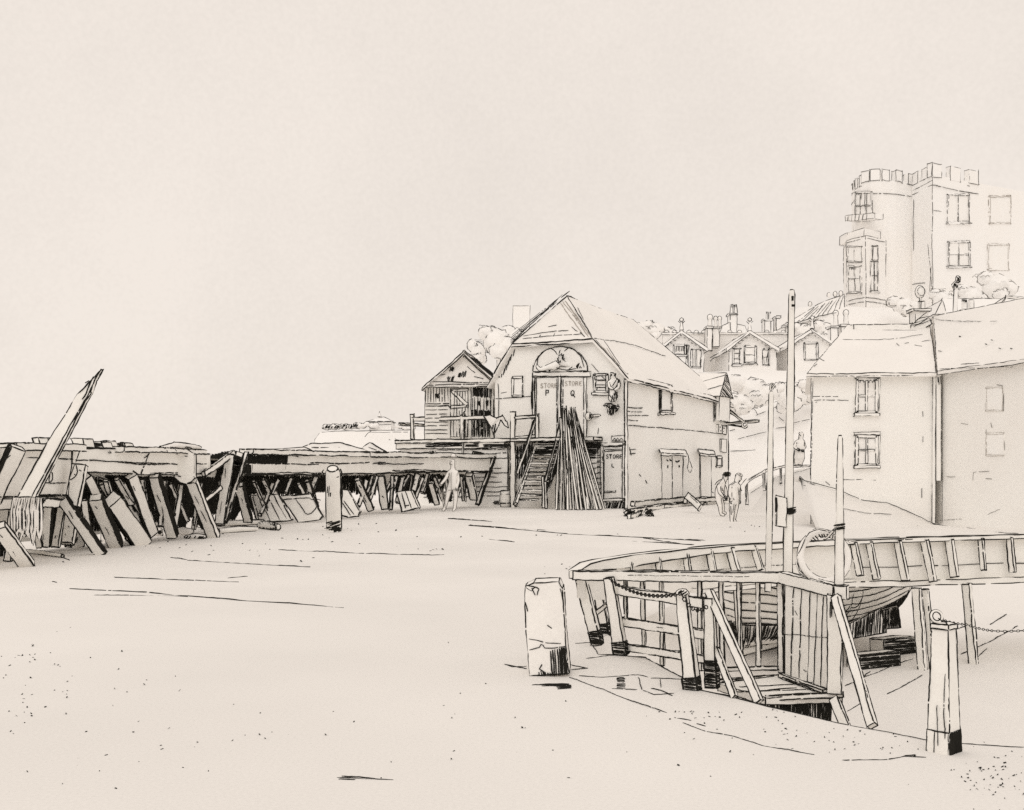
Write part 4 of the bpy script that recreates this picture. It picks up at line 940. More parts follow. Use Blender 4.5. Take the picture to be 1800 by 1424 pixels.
m = pface([125,200,265,310,370], [787,789,791,797,798], [830,832,834,834,834], 2.0, ([(133,809),(200,811),(265,814)], [(262,814),(312,816)], [(340,815),(362,816)], [(142,790),(134,812)], [(264,793),(248,833)], [(253,806),(263,797)], [(208,813),(262,817),(300,816)], [(190,795),(196,798),(193,793)]))
m.build('plank_face', t)
m = pface([430,505,580,700,780,866], [798,799,800,801,802,804], [834,835,834,831,829,829], 2.1, ([(432,814),(505,816),(560,817)], [(546,814),(615,816)], [(618,815),(650,813)], [(655,815),(678,813)], [(665,816),(745,815)], [(505,800),(500,828)], [(690,828),(740,826),(790,828)], [(430,833),(540,831),(600,833)], [(800,815),(850,816)], [(515,802),(525,803)]))
for pp in ([(434,800),(507,801),(503,815),(432,814)], [(432,816),(447,817),(440,832),(428,832)]): m.hatch([wp(x, y, .03) for x, y in pp], (.25, 0, 1), sp=3.2, lw=1.9)
m.build('plank_face', t)
# top cap timbers
for xs, ys, h in (((430,505,580,640), (792,794,796,798), .16), ((640,720,800,866), (797,798,799,801), .2), ((196,260,345), (788,789,793), .12), ((0,60,126), (783,782,785), .14)):
    m = MB(1.9, .06); P = [wp(x, y, .1) + V((0, .25, 0)) for x, y in zip(xs, ys)]; sweep(m, [p + Z*h*.3 for p in P], .45, h, 1.9, .07); m.build('cap_timber', t)
# deck behind the face and a back wall under it, hatched dark for the shade there
m = MB(1.2, .2); n = len(PK); a = [V((at(x, HZ, D).x - .05, D + .2, 2.12 if D < 35 else 2.3)) for x, D in PK]
bb = [p + V((-1.4, .4, 0)) for p in a]; bb[-1] = a[-1] + V((-.9, .6, 0))
vs = a + bb + [p - Z*.15 for p in a + bb]; N = len(a)
fs = [(i, i+1, N+i+1, N+i) for i in range(N-1)] + [(2*N+i+1, 2*N+i, 3*N+i, 3*N+i+1) for i in range(N-1)]
m.add(vs, fs); m.build('deck', t)
m = MB(1.9, .03); off = 1.1
bw = []
for i, (x, D) in enumerate(PK):
    p = at(x, HZ, D); q = at(PK[min(i+1, n-1)][0], HZ, PK[min(i+1, n-1)][1]) - at(PK[max(i-1, 0)][0], HZ, PK[max(i-1, 0)][1]); q.z = 0; q.normalize()
    bw.append(V((p.x - q.y*off, p.y + q.x*off, 0)))
bz_ = [.25 if D < 30 else .95 for x, D in PK]
vs = [V((p.x, p.y, z)) for p, z in zip(bw, bz_)] + [V((p.x, p.y, 2.05)) for p in bw] + [V((p.x - .15, p.y + .05, z)) for p, z in zip(bw, bz_)] + [V((p.x - .15, p.y + .05, 2.05)) for p in bw]; N = len(bw)
fs = [(i, i+1, N+i+1, N+i) for i in range(N-1)] + [(2*N+i+1, 2*N+i, 3*N+i, 3*N+i+1) for i in range(N-1)] + [(N-1, 2*N-1+N*0, 4*N-1, 3*N-1)]
m.add(vs, fs)
BWP = [Plane((bw[i] + bw[i+1]) / 2, (bw[i+1] - bw[i]).cross(Z)) for i in range(N-1)]
def bwall(poly, dv, sp=2.8, lw=2.0, **k):
    cx = sum(p[0] for p in poly) / len(poly)
    best = 0
    for i in range(N-1):
        pa = bw[i]; xa = 900 + pa.x / pa.y * F
        if cx >= xa: best = i
    m.phatch(BWP[best], poly, dv, sp=sp, lw=lw, **k)
# ink hatch drawing the shade in the gaps between the props
for poly, dv, sp in (([(0,945),(14,945),(24,990),(0,990)], (0,0,1), 2.4), ([(70,895),(84,890),(78,925),(70,930)], (0,0,1), 2.0), ([(95,900),(110,890),(98,958),(84,958)], (.25,0,1), 2.1), ([(140,858),(150,850),(160,890),(142,880)], (.1,0,1), 2.0),
   ([(135,892),(155,885),(170,930),(140,912)], (1,0,.05), 3.4), ([(185,835),(222,835),(235,880),(200,885)], (.2,0,-1), 2.5), ([(205,838),(224,838),(252,900),(235,900)], (.3,0,-1), 2.2), ([(238,838),(264,838),(275,915),(268,905)], (1,0,.02), 3.0), ([(240,838),(264,838),(270,880),(250,880)], (1,0,-.05), 3.0),
   ([(282,838),(322,838),(326,860),(290,852)], (1,0,-.06), 2.6), ([(292,858),(328,860),(326,868),(300,880)], (1,0,0), 2.6), ([(298,872),(325,870),(318,888),(305,888)], (1,0,0), 2.2), ([(308,902),(330,870),(336,880),(314,925)], (.35,0,1), 2.1), ([(312,925),(335,880),(340,890),(322,935)], (.3,0,1), 2.8),
   ([(345,915),(352,900),(372,944),(360,942)], (-.3,0,1), 2.2), ([(345,838),(362,838),(352,862),(345,858)], (.2,0,1), 2.2), ([(386,805),(398,800),(398,812),(380,855),(372,862)], (.5,0,1), 2.2), ([(366,890),(378,872),(372,900),(366,902)], (.2,0,1), 2.2), ([(366,800),(404,793),(392,800),(370,820)], (.4,0,1), 2.4),
   ([(400,900),(416,860),(420,900),(412,914),(402,914)], (.2,0,1), 2.2), ([(420,836),(460,836),(448,868),(432,870)], (.5,0,1), 2.3), ([(428,870),(436,868),(462,915),(450,915)], (-.4,0,1), 2.2), ([(424,838),(470,838),(480,868),(428,868)], (.4,0,1), 2.4), ([(475,838),(488,838),(478,850)], (.4,0,1), 2.4), ([(495,838),(520,838),(505,868),(486,868)], (.5,0,1), 2.3),
   ([(515,840),(545,838),(536,866),(512,868)], (.5,0,1), 2.5), ([(548,845),(572,838),(572,858),(552,868)], (.5,0,1), 2.3), ([(635,880),(655,838),(648,838),(660,838),(645,875)], (.3,0,1), 2.3), ([(640,870),(656,838),(650,850),(643,878)], (.3,0,1), 2.2), ([(678,860),(690,838),(684,862)], (.3,0,1), 2.6), ([(696,836),(724,834),(716,862),(696,862)], (.3,0,1), 2.5), ([(736,834),(750,834),(742,862),(732,868)], (.25,0,1), 2.2),
   ([(758,834),(774,832),(764,860),(758,855)], (.3,0,1), 2.2), ([(748,862),(756,852),(766,884),(754,884)], (.1,0,1), 2.0), ([(838,832),(850,832),(843,850)], (.3,0,1), 2.2), ([(600,838),(618,836),(612,850),(602,850)], (.3,0,1), 3.4), ([(770,860),(776,842),(773,870)], (.3,0,1), 3)):
    bwall(poly, dv, sp)
for x0 in range(64, 420, 18):                                   # close hatch for the deep shade right under the near half
    yb_ = 968 - (x0 - 64) * .14
    if x0 in (64, 118, 226): continue
    bwall([(x0, 838 if x0 > 120 else 886), (x0 + 18.5, 838 if x0 > 120 else 886), (x0 + 18.5, yb_ - 22), (x0, yb_ - 20)], (1, 0, -.04) if (x0 // 18) % 4 == 1 else (.22, 0, 1), 3.1 if (x0 // 18) % 4 != 1 else 3.5, 2.0, keep=.95, gap=.06)
for x0 in range(424, 850, 17):
    yb_ = 868 - (x0 - 424) * .01 + U(-3, 5)
    if x0 in (424+17*14, 424+17*15, 424+17*21, 424+17*22): continue
    bwall([(x0, 836), (x0 + 17.5, 835), (x0 + 15, yb_), (x0 - 3, yb_)], (.42, 0, 1), 3.0 if x0 < 600 else 2.7, 1.9, keep=.93, gap=.06)
m.build('shade_hatched_back', t)
# leaning props
def prop(x0, y0, x1, y1, w, name='prop', off=.15, rot=None, lw=2.2, w1=None, hat=None, bz=True, topD=None):
    rot = U(.2, .42) * (1 if RN() < .7 else -1) if rot is None else rot
    A = at(x0, y0, (topD or pd(x0)) - off); B = gr(x1, y1, 0) if bz else at(x1, y1, pd(x1) - .6)
    if B.y > pd(x1) + .4: B = at(x1, y1, pd(x1) + .35)
    if B.z < -.06: B.z = -.06
    m = MB(lw, .045); vs = m.beam(A, B, w * A.y / F, rot=rot, w2=(w1 or w) * B.y / F)
    d = (B - A); fs_ = seen(vs)
    if hat and len(fs_) > 1: m.hatch(fs_[-1], d, sp=2.2, lw=2.0)
    for u in (U(.15, .4), U(.5, .75)): 
        if RN() < .7: m.stroke([A + d*u + V((U(-.03,.03), -w*A.y/F*.62, 0)), A + d*(u + U(.05, .2)) + V((U(-.03,.03), -w*A.y/F*.62, 0))], 1.2, gap=.2)
    return m.build(name, t)
P_ = [(30,786,-16,884,25,.75), (-2,925,50,995,22,1.2), (110,877,178,975,17,.25), (152,838,178,890,15,.0), (168,875,204,960,22,.1), (195,878,250,957,28,.1), (230,836,268,938,17,.0), (271,836,303,942,17,.0),
      (205,842,232,885,9,-.3), (216,850,248,905,7,-.3), (178,850,200,884,8,-.3), (165,868,180,920,9,-.2), (136,880,120,960,9,-.5), (108,892,98,962,11,-.2), (128,905,118,955,20,-.4), (86,880,80,960,14,-.1),
      (336,846,376,945,18,.5), (420,852,436,914,14,.2), (463,842,474,868,7,-.4), (489,844,476,868,6,-.4), (512,842,502,866,5,-.4), (524,850,534,868,6,-.4), (556,840,546,868,7,-.3), (628,843,652,895,10,-.2), (655,838,643,878,6,-.3), (669,836,677,893,12,-.2), (690,836,687,896,5,-.1), (697,838,690,862,5,-.3), (686,848,678,866,4,-.4),
      (719,836,703,864,6,-.3), (734,834,726,864,8,-.3), (752,833,742,866,7,-.3), (757,848,768,886,8,-.2), (772,842,765,870,6,-.4), (811,848,803,872,4,-.4), (825,834,833,876,13,.1), (784,838,790,880,7,-.3), (590,850,604,880,6,-.4), (606,868,628,905,7,.2),
      (60,886,70,962,9,-.3), (24,895,14,985,12,.1), (146,880,158,950,11,-.2), (214,880,226,946,10,.25), (250,842,262,930,7,-.2), (186,845,214,930,8,-.1), (290,845,282,925,7,-.5), (318,852,306,930,8,-.3), (352,850,340,930,7,-.2), (300,850,330,915,6,-.45), (446,846,470,900,6,-.4), (480,850,458,905,6,-.3), (540,845,556,890,7,-.3), (644,845,630,890,6,-.4), (662,838,648,884,6,-.3), (708,838,698,884,6,-.2), (742,840,728,878,6,-.3), (764,838,780,880,6,-.1), (800,840,788,878,6,-.2), (812,836,816,880,6,.1)]
for x0, y0, x1, y1, w, off in P_: prop(x0, y0, x1, y1, w, off=off, hat=1 if w > 13 and RN() < .55 else None)
prop(868, 803, 839, 887, 6, off=.1, hat=1)
# trestle bay between the two plank faces
for a, bq, w, o1, o2 in (((358,834),(410,796),9,.1,.2), ((358,880),(388,857),6,.0,.1)):
    m = MB(2.0, .04); m.beam(wp(*a, o1), wp(*bq, o2), w*30/F, rot=.4); m.build('cross_brace', t)
prop(404, 800, 386, 922, 15, off=.3, rot=.1); prop(434, 796, 396, 918, 6, off=.5, rot=.3)
m = MB(2.0, .04); A, B = wp(420, 799, .25), gr(397, 912); vs = m.beam(A, B, 14*31/F, rot=.15); 
for f in seen(vs): m.hatch([f[0], f[1], f[1].lerp(f[2], .82), f[0].lerp(f[3], .82)], (1, 0, -.15), sp=3.2, lw=2.0)
m.build('prop', t)
# split post and bracket beam
m = MB(2.1, .04); A = at(141, 818, pd(141) - .6); B = at(127, 890, pd(127) - .5); m.beam(A, B, .27, rot=.35); m.lines(Plane(at(135,850,pd(135)-.8), (0,-1,0)), [[(131,816),(120,842),(124,843),(132,838),(136,828),(133,817)], [(122,848),(118,884)], [(131,833),(135,836)], [(139,826),(143,829)]], 1.8); m.build('split_post', t)
m = MB(2.0, .05); m.beam(at(-30, 886, 20.6), at(70, 884, 21.2), .2, rot=.2); m.build('bracket_beam', t)
m = MB(2.0, .05); m.beam(at(66, 882, 21.3), at(100, 884, 22.6), .16, rot=.2); m.hatch([at(70,876,21.2), at(82,878,21.3), at(72,890,21.2)], (.2,0,1), sp=2.4, lw=1.9); m.build('bracket_beam', t)

# ---------------- things on, at and against the pier
m = MB(2.0, .04); pl = Plane(at(90, 780, 20.7), (.25, -1, .25)); br = [(31,874),(83,778),(135,694),(158,672),(177,650),(166,668),(160,690),(150,705),(110,782),(62,874)]
m.prism([pl.hit(x, y) for x, y in br], (.02, .06, 0)); m.lines(pl, [[(56,873),(104,782),(150,700)], [(160,668),(151,694),(145,702)], [(165,662),(156,682)], [(139,690),(147,684),(152,676),(160,668)], [(150,674),(156,670)], [(64,868),(100,800),(118,768)], [(168,665),(150,705),(133,738)]], 1.8)
tag(m.build('broken_plank'), 'long splintered plank leaning up against the left end of the pier', 'plank')
# rope coil
t = thing('rope_coil', 'heavy rope hanging in loops from the bracket beam of the pier', 'rope', at(50, 960, 20.9)); m = MB(1.8, .03)
for i in range(11):
    x = 26 + i*4.2 + U(-2, 2); yb_ = U(925, 964); w = U(4, 15)
    P = [at(x - w*.2, 876, 20.7), at(x - w*.6, 900, 20.55), at(x - w*.5, 930, 20.5), at(x, yb_, 20.5), at(x + w*.6, 930, 20.5), at(x + w*.6, 900, 20.55), at(x + w*.3, 876, 20.75)]
    Q = []
    for k in range(len(P) - 1):
        for u in (0, .5): Q.append(P[k].lerp(P[k+1], u))
    m.pipe(Q + [P[-1]], .022, 6, lw=1.7, rings=False)
for hp in ([(24,932),(33,930),(34,944),(26,945)], [(60,890),(68,885),(70,925),(64,940)]): m.hatch([at(x, y, 20.8) for x, y in hp], (.1, 0, 1), sp=2.2, lw=2)
m.build('coil', t, 'cloth')
# canvas-like fender over the plank face
m = MB(2.0, .06); fp_ = Plane(wp(325, 815, .34), (.3, -1, 0)); m.prism([fp_.hit(x, y) for x, y in [(311,795),(318,787),(329,789),(341,798),(341,836),(342,840),(335,848),(328,851),(315,847),(307,840),(309,820)]], (-.1, .5, 0))
m.lines(fp_, [[(310,789),(330,785),(345,792)], [(306,776),(315,781),(330,786)], [(312,836),(318,837)], [(325,802),(330,802)]], 1.4); tag(m.build('fender_block'), 'rounded pale fender block hung over the pier planks', 'fender')
m = MB(1.8, .06); m.pipe([wp(280, 789, .3), wp(310, 783, .3), wp(340, 785, .25), wp(352, 787, .2)], [.05, .07, .06, .03], 7); m.hatch([wp(285, 787, .4), wp(308, 786, .4), wp(310, 794, .4), wp(290, 795, .4)], (1, 0, -.1), sp=2.3, lw=2); tag(m.build('rolled_sail', None, 'cloth'), 'dark bundled roll lying on the pier planks beside the fender', 'bundle')
# heavy mooring post in front
t = thing('mooring_pile', 'stout round mooring pile with dark wet foot standing before the pier', 'post', gr(587, 934)); A, B = at(585, 824, 31.8), gr(587, 932)
m = MB(2.0, .05); m.pipe([B, A.lerp(B, .3), A.lerp(B, .05), A], [.215, .21, .2, .15], 12, lw=2.2); m.hatch([at(574,857,31.5), at(580,853,31.5), at(582,872,31.5), at(576,872,31.5)], (.1, 0, 1), sp=2.5, lw=1.7)
m.stroke([at(569,826,31.4), at(566,830,31.4), at(568,834,31.4), at(572,838,31.4)], 1.8); m.stroke([at(598,824,31.4), at(601,830,31.4), at(600,836,31.4)], 1.8); m.stroke([at(600,840,31.5), at(600,880,31.5)], 2); m.stroke([at(592,840,31.4), at(596,838,31.4)], 1.2)
m.build('shaft', t)
m = MB(2.1, .03); m.pipe([V((B.x, B.y, -.02)), V((B.x, B.y, .45))], [.222, .216], 12, ink=False)
for hp in ([(574,918),(598,914),(599,934),(588,936)], [(574,926),(592,924),(594,934),(576,930)]): m.hatch([at(x, y, 31.85) for x, y in hp], (1, 0, .35), sp=2.4, lw=2.0)
m.build('wet_foot', t)
# leaning panels and crate
def panel(pts, D, label, cat, name, lines=(), dep=.12, lw=1.9, hatchp=None):
    q = [at(x, y, D) for x, y in pts]; zmin = min(p.z for p in q)
    yb_ = max(p[1] for p in pts); yt_ = min(p[1] for p in pts)
    pl = Plane(at(pts[0][0], (yb_+yt_)/2, D), (.1, -1, .35)); q = [pl.hit(x, y) for x, y in pts]
    lowest = min(p.z for p in q); s = MB(lw, .05)
    s.prism(q, (.02, dep, 0)); s.lines(pl, lines, 1.5, gap=.08)
    if hatchp: 
        for h in hatchp: s.phatch(pl, h, (.3, 0, 1), sp=2.6, lw=1.7)
    return tag(s.build(name), label, cat)
panel([(441,871),(488,869),(513,914),(453,919)], 37.1, 'board hurdle of four planks leaning under the pier beside the stout pile', 'hurdle', 'board_hurdle', [[(455,871),(474,914)], [(470,870),(490,913)], [(482,870),(503,912)], [(444,872),(456,917)]])
panel([(492,873),(512,871),(543,868),(566,908),(562,913),(524,918)], 38.2, 'curved boat shaped panel leaning under the pier next to the hurdle', 'panel', 'curved_hatch_cover', [[(494,880),(520,877),(545,876)], [(520,878),(538,905),(548,902),(560,884)], [(545,876),(560,882)], [(556,878),(562,880)]])
panel([(602,861),(612,862),(633,900),(630,907),(610,909),(600,905)], 41.0, 'narrow rounded panel leaning behind the stout mooring pile', 'panel', 'curved_hatch_cover', [[(604,880),(622,905)], [(602,884),(616,905)]])
panel([(696,865),(722,862),(736,893),(706,900)], 46.4, 'small slatted crate tipped on its edge under the pier', 'crate', 'slatted_crate', [[(706,866),(713,893)], [(713,864),(722,892)], [(697,867),(707,898)], [(712,890),(718,889)]], dep=.5)
# logs and stones on the sand
for x0, y0, x1, y1, w, lab in ((350,928,462,922,.16,'long low log lying along the sand below the trestle'), (384,938,452,934,.14,'second thinner log lying just in front of the long low log'), (458,929,488,933,.22,'short dark log end on the sand right of the long logs'), (45,972,110,981,.08,'thin pole lying on the sand under the broken plank')):
    A, B = gr(x0, y0), gr(x1, y1); A.z = B.z = w/2; m = MB(1.9, .08); m.pipe([A, A.lerp(B, .5) + V((0, 0, .02)), B], [w*.5, w*.55, w*.4], 7)
    if w > .2: m.hatch([A + V((0, -.12, .1)), B + V((0, -.12, .1)), B + V((0, -.12, -.1)), A + V((0, -.12, -.1))], (.3, 0, 1), sp=4, lw=1.7)
    tag(m.build('driftwood_log'), lab, 'log')
for x, y, r, sq, lab in ((130,958,.26,(1,.7,1),'rounded dark boulder between the pier props near the rope'), (190,948,.26,(.7,.6,1.5),'tall pale boulder set against the pier props'), (276,938,.17,(1,.8,.8),'knotted coil of old rope at the foot of the props'), (322,936,.22,(1.3,.8,.55),'flat pale stone lying beside the front prop'), (345,943,.2,(1.5,.7,.35),'low dark stone in front of the flat pale stone')):
    c = gr(x, y + 4); c.z = r*sq[2]*.7; vs, fs = ico(c, r, 2, .16, 1.1, x, sq); m = MB(1.8); m.organic(vs, fs, 2.0)
    if 'dark' in lab or 'coil' in lab:
        px = c.y/F
        for k in range(10): a = U(-.8, .8)*r*sq[0]; m.stroke([c + V((a, -r*.8, -r*.2)), c + V((a + .05, -r*.85, r*U(.0, .5)*sq[2]))], 1.9)
    tag(m.build('boulder' if 'coil' not in lab else 'rope_heap', None, 'stone'), lab, 'stone' if 'coil' not in lab else 'rope')
# timbers and heaps on top of the pier
for pts, D, lab, hp in (([(57,770),(66,769),(72,785),(63,786)], 22.0, 'short pale post stump standing on the pier beside the broken plank', None), ([(68,770),(92,772),(92,786),(72,787)], 22.4, 'dark low box on the pier behind the broken plank', [(70,772),(91,773),(91,785),(73,786)]),
    ([(124,771),(145,771),(149,786),(132,788)], 24.0, 'pale squared timber end jutting over the pier edge', None), ([(150,777),(178,777),(182,787),(152,787)], 24.6, 'dark flat timber lying on the pier planks', [(151,778),(178,778),(180,786),(153,786)]), ([(175,776),(187,775),(193,789),(186,789)], 25.2, 'small broken board end sticking up from the pier', [(176,777),(184,776),(189,786),(183,786)]), ([(200,784),(210,778),(217,779),(221,788),(200,789)], 26.0, 'small dark wedge of timber on the pier planks', [(206,780),(216,780),(219,787),(212,785)]),
    ([(755,794),(762,793),(766,799),(754,800)], 51.8, 'small dark block sitting on the far half of the pier', [(755,794),(762,793),(765,798),(755,799)])):
    m = MB(1.9, .04); q = [at(x, y, D) for x, y in pts]; m.prism(q, (.05, .45, 0))
    if hp: m.hatch([at(x, y, D - .03) for x, y in hp], (1, 0, -.05) if 'flat' in lab or 'box' in lab else (.4, 0, 1), sp=2.2, lw=2.0)
    tag(m.build('timber_block'), lab, 'timber')
def heap(px, D, base, lab, lw=1.7):
    m = MB(lw, .08); n = len(px); vs = []; 
    for k, (dy, f) in enumerate(((-.3, .02), (.5, 1.0), (1.6, .85), (2.4, .0))):
        for x, y in px: p = at(x, y, D); vs.append(V((p.x + dy*.0, D + dy, base + (p.z - base) * f)))
    fs = [(k*n+i, k*n+i+1, (k+1)*n+i+1, (k+1)*n+i) for k in range(3) for i in range(n-1)]
    m.add(vs, fs, 0, True); m.stroke([v for v in vs[n:2*n]], lw * 1.1); m.stroke([vs[n+2].lerp(vs[2], .3), vs[n+4].lerp(vs[4], .3) if n > 4 else vs[n+3]], lw*.7, gap=.2)
    return tag(m.build('gravel_heap', None, 'stone'), lab, 'heap')
heap([(425,796),(440,789),(470,789),(500,788),(530,786),(550,794)], 40.5, 2.3, 'low heap of gravel at the near end of the far pier half')
heap([(510,792),(530,785),(545,779),(560,780),(595,778),(610,782),(640,790)], 46, 2.3, 'long gravel heap along the middle of the pier top')
heap([(630,790),(640,782),(648,777),(662,786),(680,796)], 48.6, 2.3, 'small pointed gravel heap on the far half of the pier')
m = MB(1.8, .05); A = at(832, 797, 54.4); B = at(866, 804, 55.2)
m.beam(A, B, .18); m.hatch([at(833,795,54.2), at(850,798,54.2), at(846,802,54.2), at(836,800,54.2)], (1, 0, -.2), sp=2.2, lw=1.8); tag(m.build('timber_block'), 'dark timber balanced at the far end of the pier top', 'timber')
LS[:] = [.72, 1.5]
# ================================================================== HILL, RAMP, BANK, CLIFF
def sst(x, a, b):
    t = min(1, max(0, (x - a) / (b - a))); return t*t*(3 - 2*t)
def hill(X, D):
    h = 9.6 * sst(D, 65, 84)
    h += 7.2 * sst(X - .12*(D - 95), 22, 28) * sst(D, 88, 97)
    h += 3.2 * sst(D, 104, 122)
    h *= sst(X + .03*(D-100), -14, 3)
    return h + .5 * noise.noise(V((X*.12, D*.12, 0))) * min(1, h)
m = MB(1.2, .2); nx, ny = 90, 40; vs = []
for j in range(ny + 1):
    for i in range(nx + 1):
        X = -45 + 215 * i / nx; D = 63 + 140 * (j / ny) ** 1.5
        vs.append(V((X, D, hill(X, D) - .15)))
m.add(vs, [(j*(nx+1)+i, j*(nx+1)+i+1, (j+1)*(nx+1)+i+1, (j+1)*(nx+1)+i) for j in range(ny) for i in range(nx)], 0, True)
def hz(px, py, D0=64, D1=120):                                 # where a line of sight meets the hill
    for k in range(240):
        D = D0 + (D1 - D0) * k / 240; p = at(px, py, D)
        if hill(p.x, D) - .15 >= p.z: return p - V((0, .25, -.02))
    return None
for L in ([(1290,700),(1295,735),(1302,736)], [(1293,713),(1305,716),(1318,716),(1326,722),(1330,730)], [(1326,732),(1345,724)], [(1295,772),(1310,768),(1345,760)], [(1282,758),(1290,756)], [(1360,718),(1375,712)], [(1368,733),(1376,740)], [(1363,754),(1388,750)], [(1284,793),(1325,791)], [(1390,745),(1420,739)]):
    pts = [hz(x, y) for x, y in L]
    if all(pts): m.stroke(pts, 1.2, gap=.1)
struct(m.build('hill', None, 'far'))
# sloping path beside the house, and the bank at its foot
m = MB(1.3, .12); tp = [(1285,888,49.5),(1320,868,50.5),(1360,842,52),(1425,824,54),(1470,822,55)]
a = [at(*p) for p in tp]; bb = [p + V((.8, 4.0, .1)) for p in a]; lo = [V((p.x - .3, p.y - 1.2, -.02)) for p in a]; n = len(a)
m.add(a + bb + lo, [(i, i+1, n+i+1, n+i) for i in range(n-1)] + [(2*n+i, 2*n+i+1, i+1, i) for i in range(n-1)], 0, True)
m.stroke([p + Z*.02 for p in a[1:]], 1.0, gap=.3); m.stroke([gr(1292, 885), gr(1340, 890), gr(1400, 893)], 1.3); struct(m.build('sloping_path', None, 'ground'))
m = MB(1.6, .08); bt = [(1405,838,38.2),(1415,846,37.4),(1432,851,36.9),(1470,862,36.85),(1513,879,36.85),(1560,885,36.85),(1602,903,36.85),(1641,922,36.85)]
a = [at(*p) for p in bt]; ml = [V((p.x - .3, p.y - .6 - p.z*.9, p.z*.45)) for p in a]; lo = [V((p.x - .5, p.y - .9 - p.z*1.9, -.02)) for p in a]; n = len(a)
bk_ = [V((p.x, p.y + 1.5, p.z)) for p in a]
m.add(a + ml + lo + bk_, [(n+i, n+i+1, i+1, i) for i in range(n-1)] + [(2*n+i, 2*n+i+1, n+i+1, n+i) for i in range(n-1)] + [(i, i+1, 3*n+i+1, 3*n+i) for i in range(n-1)], 0, True)
m.stroke([p + V((0, -.03, .02)) for p in a], 1.6, gap=.04); m.stroke([p + V((0,-.05,.02)) for p in (a[3].lerp(ml[3], .9), a[4].lerp(ml[4], .9), a[5].lerp(ml[5], .9))], 1.2, gap=.1)
m.stroke([gr(1500,908), gr(1545,916), gr(1612,925)], 1.3, gap=.1); m.stroke([gr(1640,922), gr(1700,928), gr(1770,938), gr(1790,938)], 1.6, gap=.04); m.stroke([gr(1580,912), gr(1614,922)], 1.2)
m.stroke([a[0], a[0] + V((-.05, -.1, -.15)), a[1] + V((0, -.1, -.05)), a[2] + V((0,-.1,-.03))], 1.5); m.stroke([a[1] + V((-.1,-.2,-.15)), a[2] + V((.1,-.2,-.12))], 1.4)
struct(m.build('grass_bank', None, 'ground'))
# far cliff on the left
m = MB(1.2, .08); ct = [(553,790),(554,772),(563,760),(585,758),(640,757),(720,757),(800,756),(900,752)]; D = 230
a = [at(x, y, D - (10 if i < 2 else 0) * 0) for i, (x, y) in enumerate(ct)]; lo = [V((p.x - 1, p.y - 3, -.02)) for p in a]; bk = [V((p.x + 12, p.y + 160, p.z + (1.5 if p.z > 5 else 0))) for p in a]; n = len(a)
m.add(lo + a + bk, [(i, i+1, n+i+1, n+i) for i in range(n-1)] + [(n+i, n+i+1, 2*n+i+1, 2*n+i) for i in range(n-1)])
m.stroke(a[:-2], 1.2, gap=.1); 
for L in ([(641,769),(645,762),(652,758)], [(683,773),(686,774)], [(695,770),(698,772)], [(650,760),(700,760),(716,759)]): m.stroke([at(x, y, D - 2.5) for x, y in L], 1.2)
struct(m.build('cliff', None, 'far'))

# ================================================================== TREES AND BUSHES
def lump(mb, c, r, seed, sq=(1, 1, 1), lw=1.2, scal=8, keep=.55, amp=.13):
    vs, fs = ico(c, r, 3, amp, 1.6, seed, sq)
    vs = [v + (v - V(c)).normalized() * r * .09 * abs(noise.noise((v - V(c)) / r * 4.5 + V((seed, 0, 0)))) for v in vs]
    mb.organic(vs, fs, lw, keep=keep)
    px = c[1] / F
    for _ in range(scal):                                       # loose leafy scribbles all round the crown
        a, e = U(0, 2*math.pi), U(-.3, 1.2)
        d = V((math.cos(a)*math.cos(e)*sq[0], math.sin(a)*math.cos(e)*sq[1], math.sin(e)*sq[2])); p = V(c) + d * r * 1.06
        tn = d.cross(Z).normalized() if abs(d.z) < .95 else V((1, 0, 0)); up = d.cross(tn).normalized(); L = U(2, 4.5) * px
        q = []
        for k in range(U(1, 3.2).__int__() + 1):
            for s in range(5): an = math.pi * s / 4; q.append(p + tn * (k*L*1.6 - math.cos(an)*L*.8) + up * math.sin(an) * L * -.8)
        mb.stroke(q, lw * .8, gap=.06, over=0, jit=.7)
def leaves(mb, c, r, n, sq, size, lw):
    """small cream leaf faces standing off the crown so that its outline breaks up"""
    for _ in range(n):
        d = V((random.gauss(0, 1), random.gauss(0, 1), random.gauss(0, 1))).normalized(); p = V(c) + V((d.x*sq[0], d.y*sq[1], d.z*sq[2])) * r * U(.95, 1.12)
        a = V((random.gauss(0, 1), random.gauss(0, 1), random.gauss(0, 1))).normalized(); b = a.cross(d).normalized(); s = size * U(.6, 1.3)
        mb.add([p - a*s, p + b*s*.5, p + a*s, p - b*s*.5], [(0, 1, 2, 3)])
